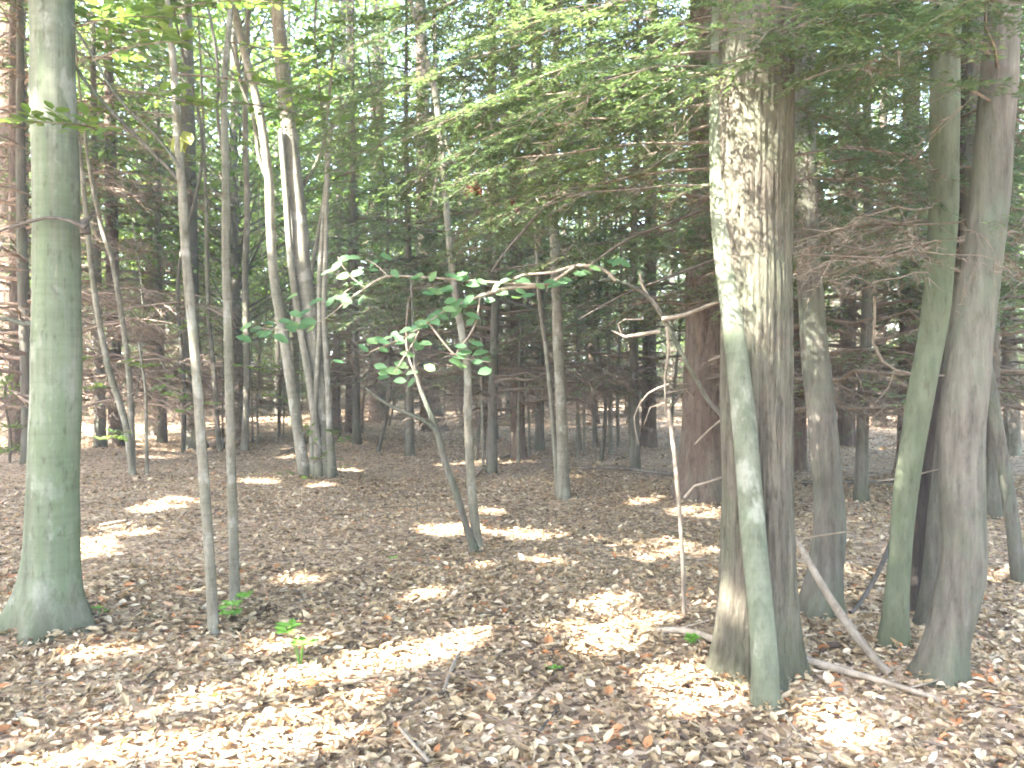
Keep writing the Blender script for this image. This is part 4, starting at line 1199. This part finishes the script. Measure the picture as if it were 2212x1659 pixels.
ground_stick('fallen_branch', 'thin twig lying along the bottom right by the small sun patch', [(1690, 1560, 4, 0), (1720, 1590, 4, 0), (1755, 1612, 3, 0)], 'dead')
ground_stick('fallen_branch', 'thin pale twig on the ground right of the bowed trunk foot', [(2040, 1455, 6, 0.02), (2110, 1478, 5, 0), (2190, 1500, 5, 0)], 'dead')
ground_stick('fallen_branch', 'brush of dead twigs behind the clump, in sun', [(600, 985, 4, 0), (660, 960, 5, 0.03), (700, 945, 4, 0.05)], 'dead', twigs=4)
ground_stick('fallen_branch', 'small log lying left of the slim saplings', [(215, 1138, 8, 0), (250, 1134, 10, 0), (275, 1128, 8, 0)], 'dead')

# ------------------------------------------------------------------ unseen canopy added overhead, gaps cut so sun patches land on targets
OFF = [(-9.5, -2.5), (-6, -9), (-13.5, 5), (-1.5, -8.5), (-17, -5), (4.5, -3.5), (-12.5, 12.5), (-20, 3), (-23, 11), (-5.5, 1.0), (7.5, 3.0), (-18, 16)]
def build_shade_canopy():
    st_d = info('sun-flecked stem just behind the multi-stemmed clump')['d']
    gaps = []   # (target point, radius)
    def g_(u, v, r):
        gaps.append((G(u, v), r))
    for u, v, r in [(40, 1650, .16), (150, 1615, .15), (260, 1590, .15), (350, 1565, .15), (430, 1545, .15), (470, 1600, .16), (560, 1560, .16), (620, 1520, .3), (690, 1485, .3), (760, 1450, .3), (830, 1420, .3), (900, 1390, .27), (970, 1355, .18), (540, 1545, .2),
                    (880, 1440, .12), (960, 1410, .10), (560, 1620, .13), (700, 1580, .10),
                    (1260, 1288, .15), (1300, 1310, .10), (1345, 1345, .14), (1310, 1395, .12), (1225, 1360, .09), (1425, 1200, .17), (1450, 1175, .13), (1320, 1170, .12), (1500, 1105, .2), (1545, 1110, .15), (1525, 1190, .12), (1425, 1340, .09),
                    (1445, 1465, .12), (1500, 1490, .12), (1540, 1510, .08), (1480, 1520, .08), (1810, 1555, .07), (1830, 1590, .07),
                    (385, 1085, .24), (330, 1098, .18), (200, 1165, .14), (180, 1185, .12), (250, 1138, .14), (300, 1150, .1), (960, 1145, .2), (1000, 1140, .15), (1110, 1150, .14), (1180, 1160, .12), (215, 1410, .12), (190, 1200, .1), (920, 1285, .11), (650, 1250, .07),
                    (950, 928, .6), (1010, 926, .7), (1080, 922, .6), (1150, 925, .5), (1220, 920, .6), (1300, 915, .8), (1370, 915, .6), (760, 925, .5), (820, 935, .4), (340, 985, .3), (420, 968, .35), (560, 945, .4), (640, 985, .25), (560, 1040, .15), (690, 1048, .12), (750, 1015, .12), (300, 960, .3),
                    (1920, 915, .6), (1930, 970, .3), (1840, 1120, .05), (2190, 1240, .2), (1060, 1105, .1), (1390, 1080, .12), (1180, 1210, .1)]:
        g_(u, v, r)
    for u, v, d, r in [(1556, 380, 4.05, .06), (1556, 440, 4.0, .09), (1556, 510, 4.0, .1), (1556, 570, 3.95, .07), (1600, 330, 4.05, .07), (1612, 470, 4.05, .08), (1600, 550, 4.0, .07), (1580, 420, 4, .07), (1640, 420, 4.1, .05), (1650, 540, 4.1, .05),
                       (1572, 1340, 4.05, .03), (1380, 620, 4.55, .1), (1410, 655, 4.6, .1), (1070, 630, 4.3, .07), (1340, 720, 4.6, .12), (1448, 930, 5.2, .1), (1450, 1000, 5.2, .08),
                       (638, 400, cl['d'], .25), (645, 470, cl['d'], .25), (650, 540, cl['d'], .22), (630, 320, cl['d'], .2), (728, 850, st_d, .35), (730, 700, st_d, .35), (730, 600, st_d, .3), (582, 420, cl['d'], .25), (586, 520, cl['d'], .2), (532, 700, th1['d'], .2), (532, 880, th1['d'], .15), (660, 1400, 4.6, .12), (640, 1420, 4.6, .1),
                       (1590, 640, 3.9, .05), (1180, 300, 4.8, .12), (1400, 300, 4.3, .2), (1330, 260, 4.4, .2), (1280, 300, 4.6, .15), (1440, 220, 4.2, .2), (1230, 280, 4.8, .15), (1480, 70, 3.8, .2), (1500, 180, 3.8, .12), (1070, 490, 4.9, .1),
                       (125, 185, beech['d'] - 0.12, .04), (495, 760, sapB['d'], .04), (2185, 870, info('pale sunlit trunk at the far right edge')['d'], .35), (410, 860, info('rough grey trunk with sunlit foot behind the slim sapling pair')['d'], .3), (892, 880, fk['d'], .06), (934, 915, info('distant sunlit-footed trunk behind the forked stems at centre')['d'], .4)]:
        gaps.append((P(u, v, d), r))
    n = 260000
    # leaf cloud over and up-sun of the clearing, in ragged clumps
    ncl = 5200
    cx, cy, cz = rng.uniform(-27, 9, ncl), rng.uniform(-12, 18, ncl), rng.uniform(8.0, 15.5, ncl)
    keep = ~((cy > 11) & (cz < 9.5))
    cc = np.stack([cx, cy, cz], 1)[keep]
    k = rng.integers(0, len(cc), n)
    p = cc[k] + rng.normal(0, 1, (n, 3)) * np.array([0.75, 0.75, 0.28])
    # out of sight: keep it above the top of the picture
    elev = (p[:, 2] - CAMZ) / np.maximum(p[:, 1], 0.1)
    ok = (p[:, 1] < 0) | (elev > 0.47) | (np.abs(p[:, 0]) > 0.62 * p[:, 1] + 0.5)
    gp = p - TOSUN * (p[:, 2:3] / TOSUN[2])
    ok &= (gp[:, 1] > -1) & (gp[:, 1] < np.where(gp[:, 0] > -0.33 * gp[:, 1], 21.0, 16.0)) & (gp[:, 0] < 0.65 * np.maximum(gp[:, 1], 0) + 3.5) & (gp[:, 0] > -0.5 * np.maximum(gp[:, 1], 0) - 3)
    p = p[ok]
    dead = np.zeros(len(p), bool)
    jit = rng.uniform(0.92, 1.22, len(p))
    L = rng.uniform(0.28, 0.44, len(p))
    ax = unit(rand_unit(len(p)) * np.array([1, 1, 0.4]))
    mid = p + ax * L[:, None] * 0.5
    for T, r in gaps:
        w = mid - T
        al = w @ TOSUN
        pd = np.linalg.norm(w - al[:, None] * TOSUN, axis=1)
        dead |= (al > 0) & (pd < 0.8 * r * jit + 0.12)  # drops leaves along sun lines so light reaches each chosen spot
    p, L, ax = p[~dead], L[~dead], ax[~dead]
    n = len(p)
    no = np.array([0, 0, 1.0]) + rng.normal(0, 0.5, (n, 3))
    owner = np.argmin((p[:, None, 0] - np.array(OFF)[None, :, 0]) ** 2 + (p[:, None, 1] - np.array(OFF)[None, :, 1]) ** 2, 1)
    for k, (x, y) in enumerate(OFF):
        b = np.array([x, y, gh(x, y)])
        t = thing('added_shade_tree', 'unseen broadleaf tree added out of view, crown cut to dapple the clearing', 'tree', b, 'added shade trees around the viewer')
        ty = [(0, 0, -0.1), (0.05, 0.02, 1), (0.2 * math.sin(k), 0.15, 6), (0.3 * math.cos(k), 0.2, 11), (0.2, 0.2, 14)]
        link('trunk', tubes_mesh('trunk', [tube(ty, [0.2, 0.17, 0.14, 0.09, 0.02], 12, 0.4, flare_fn(0.3, 0.2), 0.03)], 'beech'), t)
        s = owner == k
        bag = Bag()
        for i in range(10):
            q = p[s][rng.integers(0, s.sum())] - b
            z0 = max(4, q[2] - 0.5 * np.hypot(q[0], q[1]))
            bag.wood(twig_tube(np.array([0.1, 0.1, z0]), q, 0.05, 0.012, 4, -0.05, 4))
        v, f = leaves(p[s] - b, ax[s], no[s], L[s], L[s] * 0.62, RHOMB)
        bag.leaf(v, f, np.repeat(np.clip(rng.normal(0.5, 0.25, s.sum()), 0, 1), 4))
        link('crown', bag.mesh('crown', ['greybrown', 'canopy']), t)
build_shade_canopy()

# unseen trees added round the viewer to block low sky light
for (x, y, sc_) in [(-16, -14, 0.72), (-8, -17, 0.7), (1, -15, 0.75), (9, -14, 0.75), (14, -6, 0.8), (13, 2, 0.8), (15, 9, 0.8), (-24, -2, 0.7), (-22, 8, 0.75), (5, -20, 0.8), (-13, -21, 0.75), (18, 0, 0.9), (11, -9, 0.8), (12, 6, 0.75), (-26, 16, 0.8), (19, 14, 0.9)]:
    put_broad(x, y, sc_, 'unseen broadleaf tree added beside or behind the viewer to block low sky light', 'unseen sky-blocking trees around the viewer')

# thin volume added to stand in for milky lens glare
def build_glare_haze():
    x0, x1, y0, y1, z0, z1 = -605, 605, -605, 905, -1.6, 26.0
    V = np.array([(x, y, z) for z in (z0, z1) for y in (y0, y1) for x in (x0, x1)])
    F = np.array([[0, 2, 3, 1], [4, 5, 7, 6], [0, 1, 5, 4], [2, 6, 7, 3], [0, 4, 6, 2], [1, 3, 7, 5]])
    m, nt, out = nodes_of('glare_veil')
    vp = N(nt, 'ShaderNodeVolumePrincipled')
    vp.inputs['Density'].default_value = 0.0028
    vp.inputs['Color'].default_value = (1.0, 0.98, 0.95, 1)
    vp.inputs['Anisotropy'].default_value = 0.0
    nt.links.new(vp.outputs[0], out.inputs['Volume'])
    M['glare_haze'] = m
    o = link('glare_haze', mesh('glare_haze', V, [F], ['glare_haze']))
    o['kind'] = 'stuff'
    o['label'] = 'thin volume added to stand in for lens glare'
build_glare_haze()
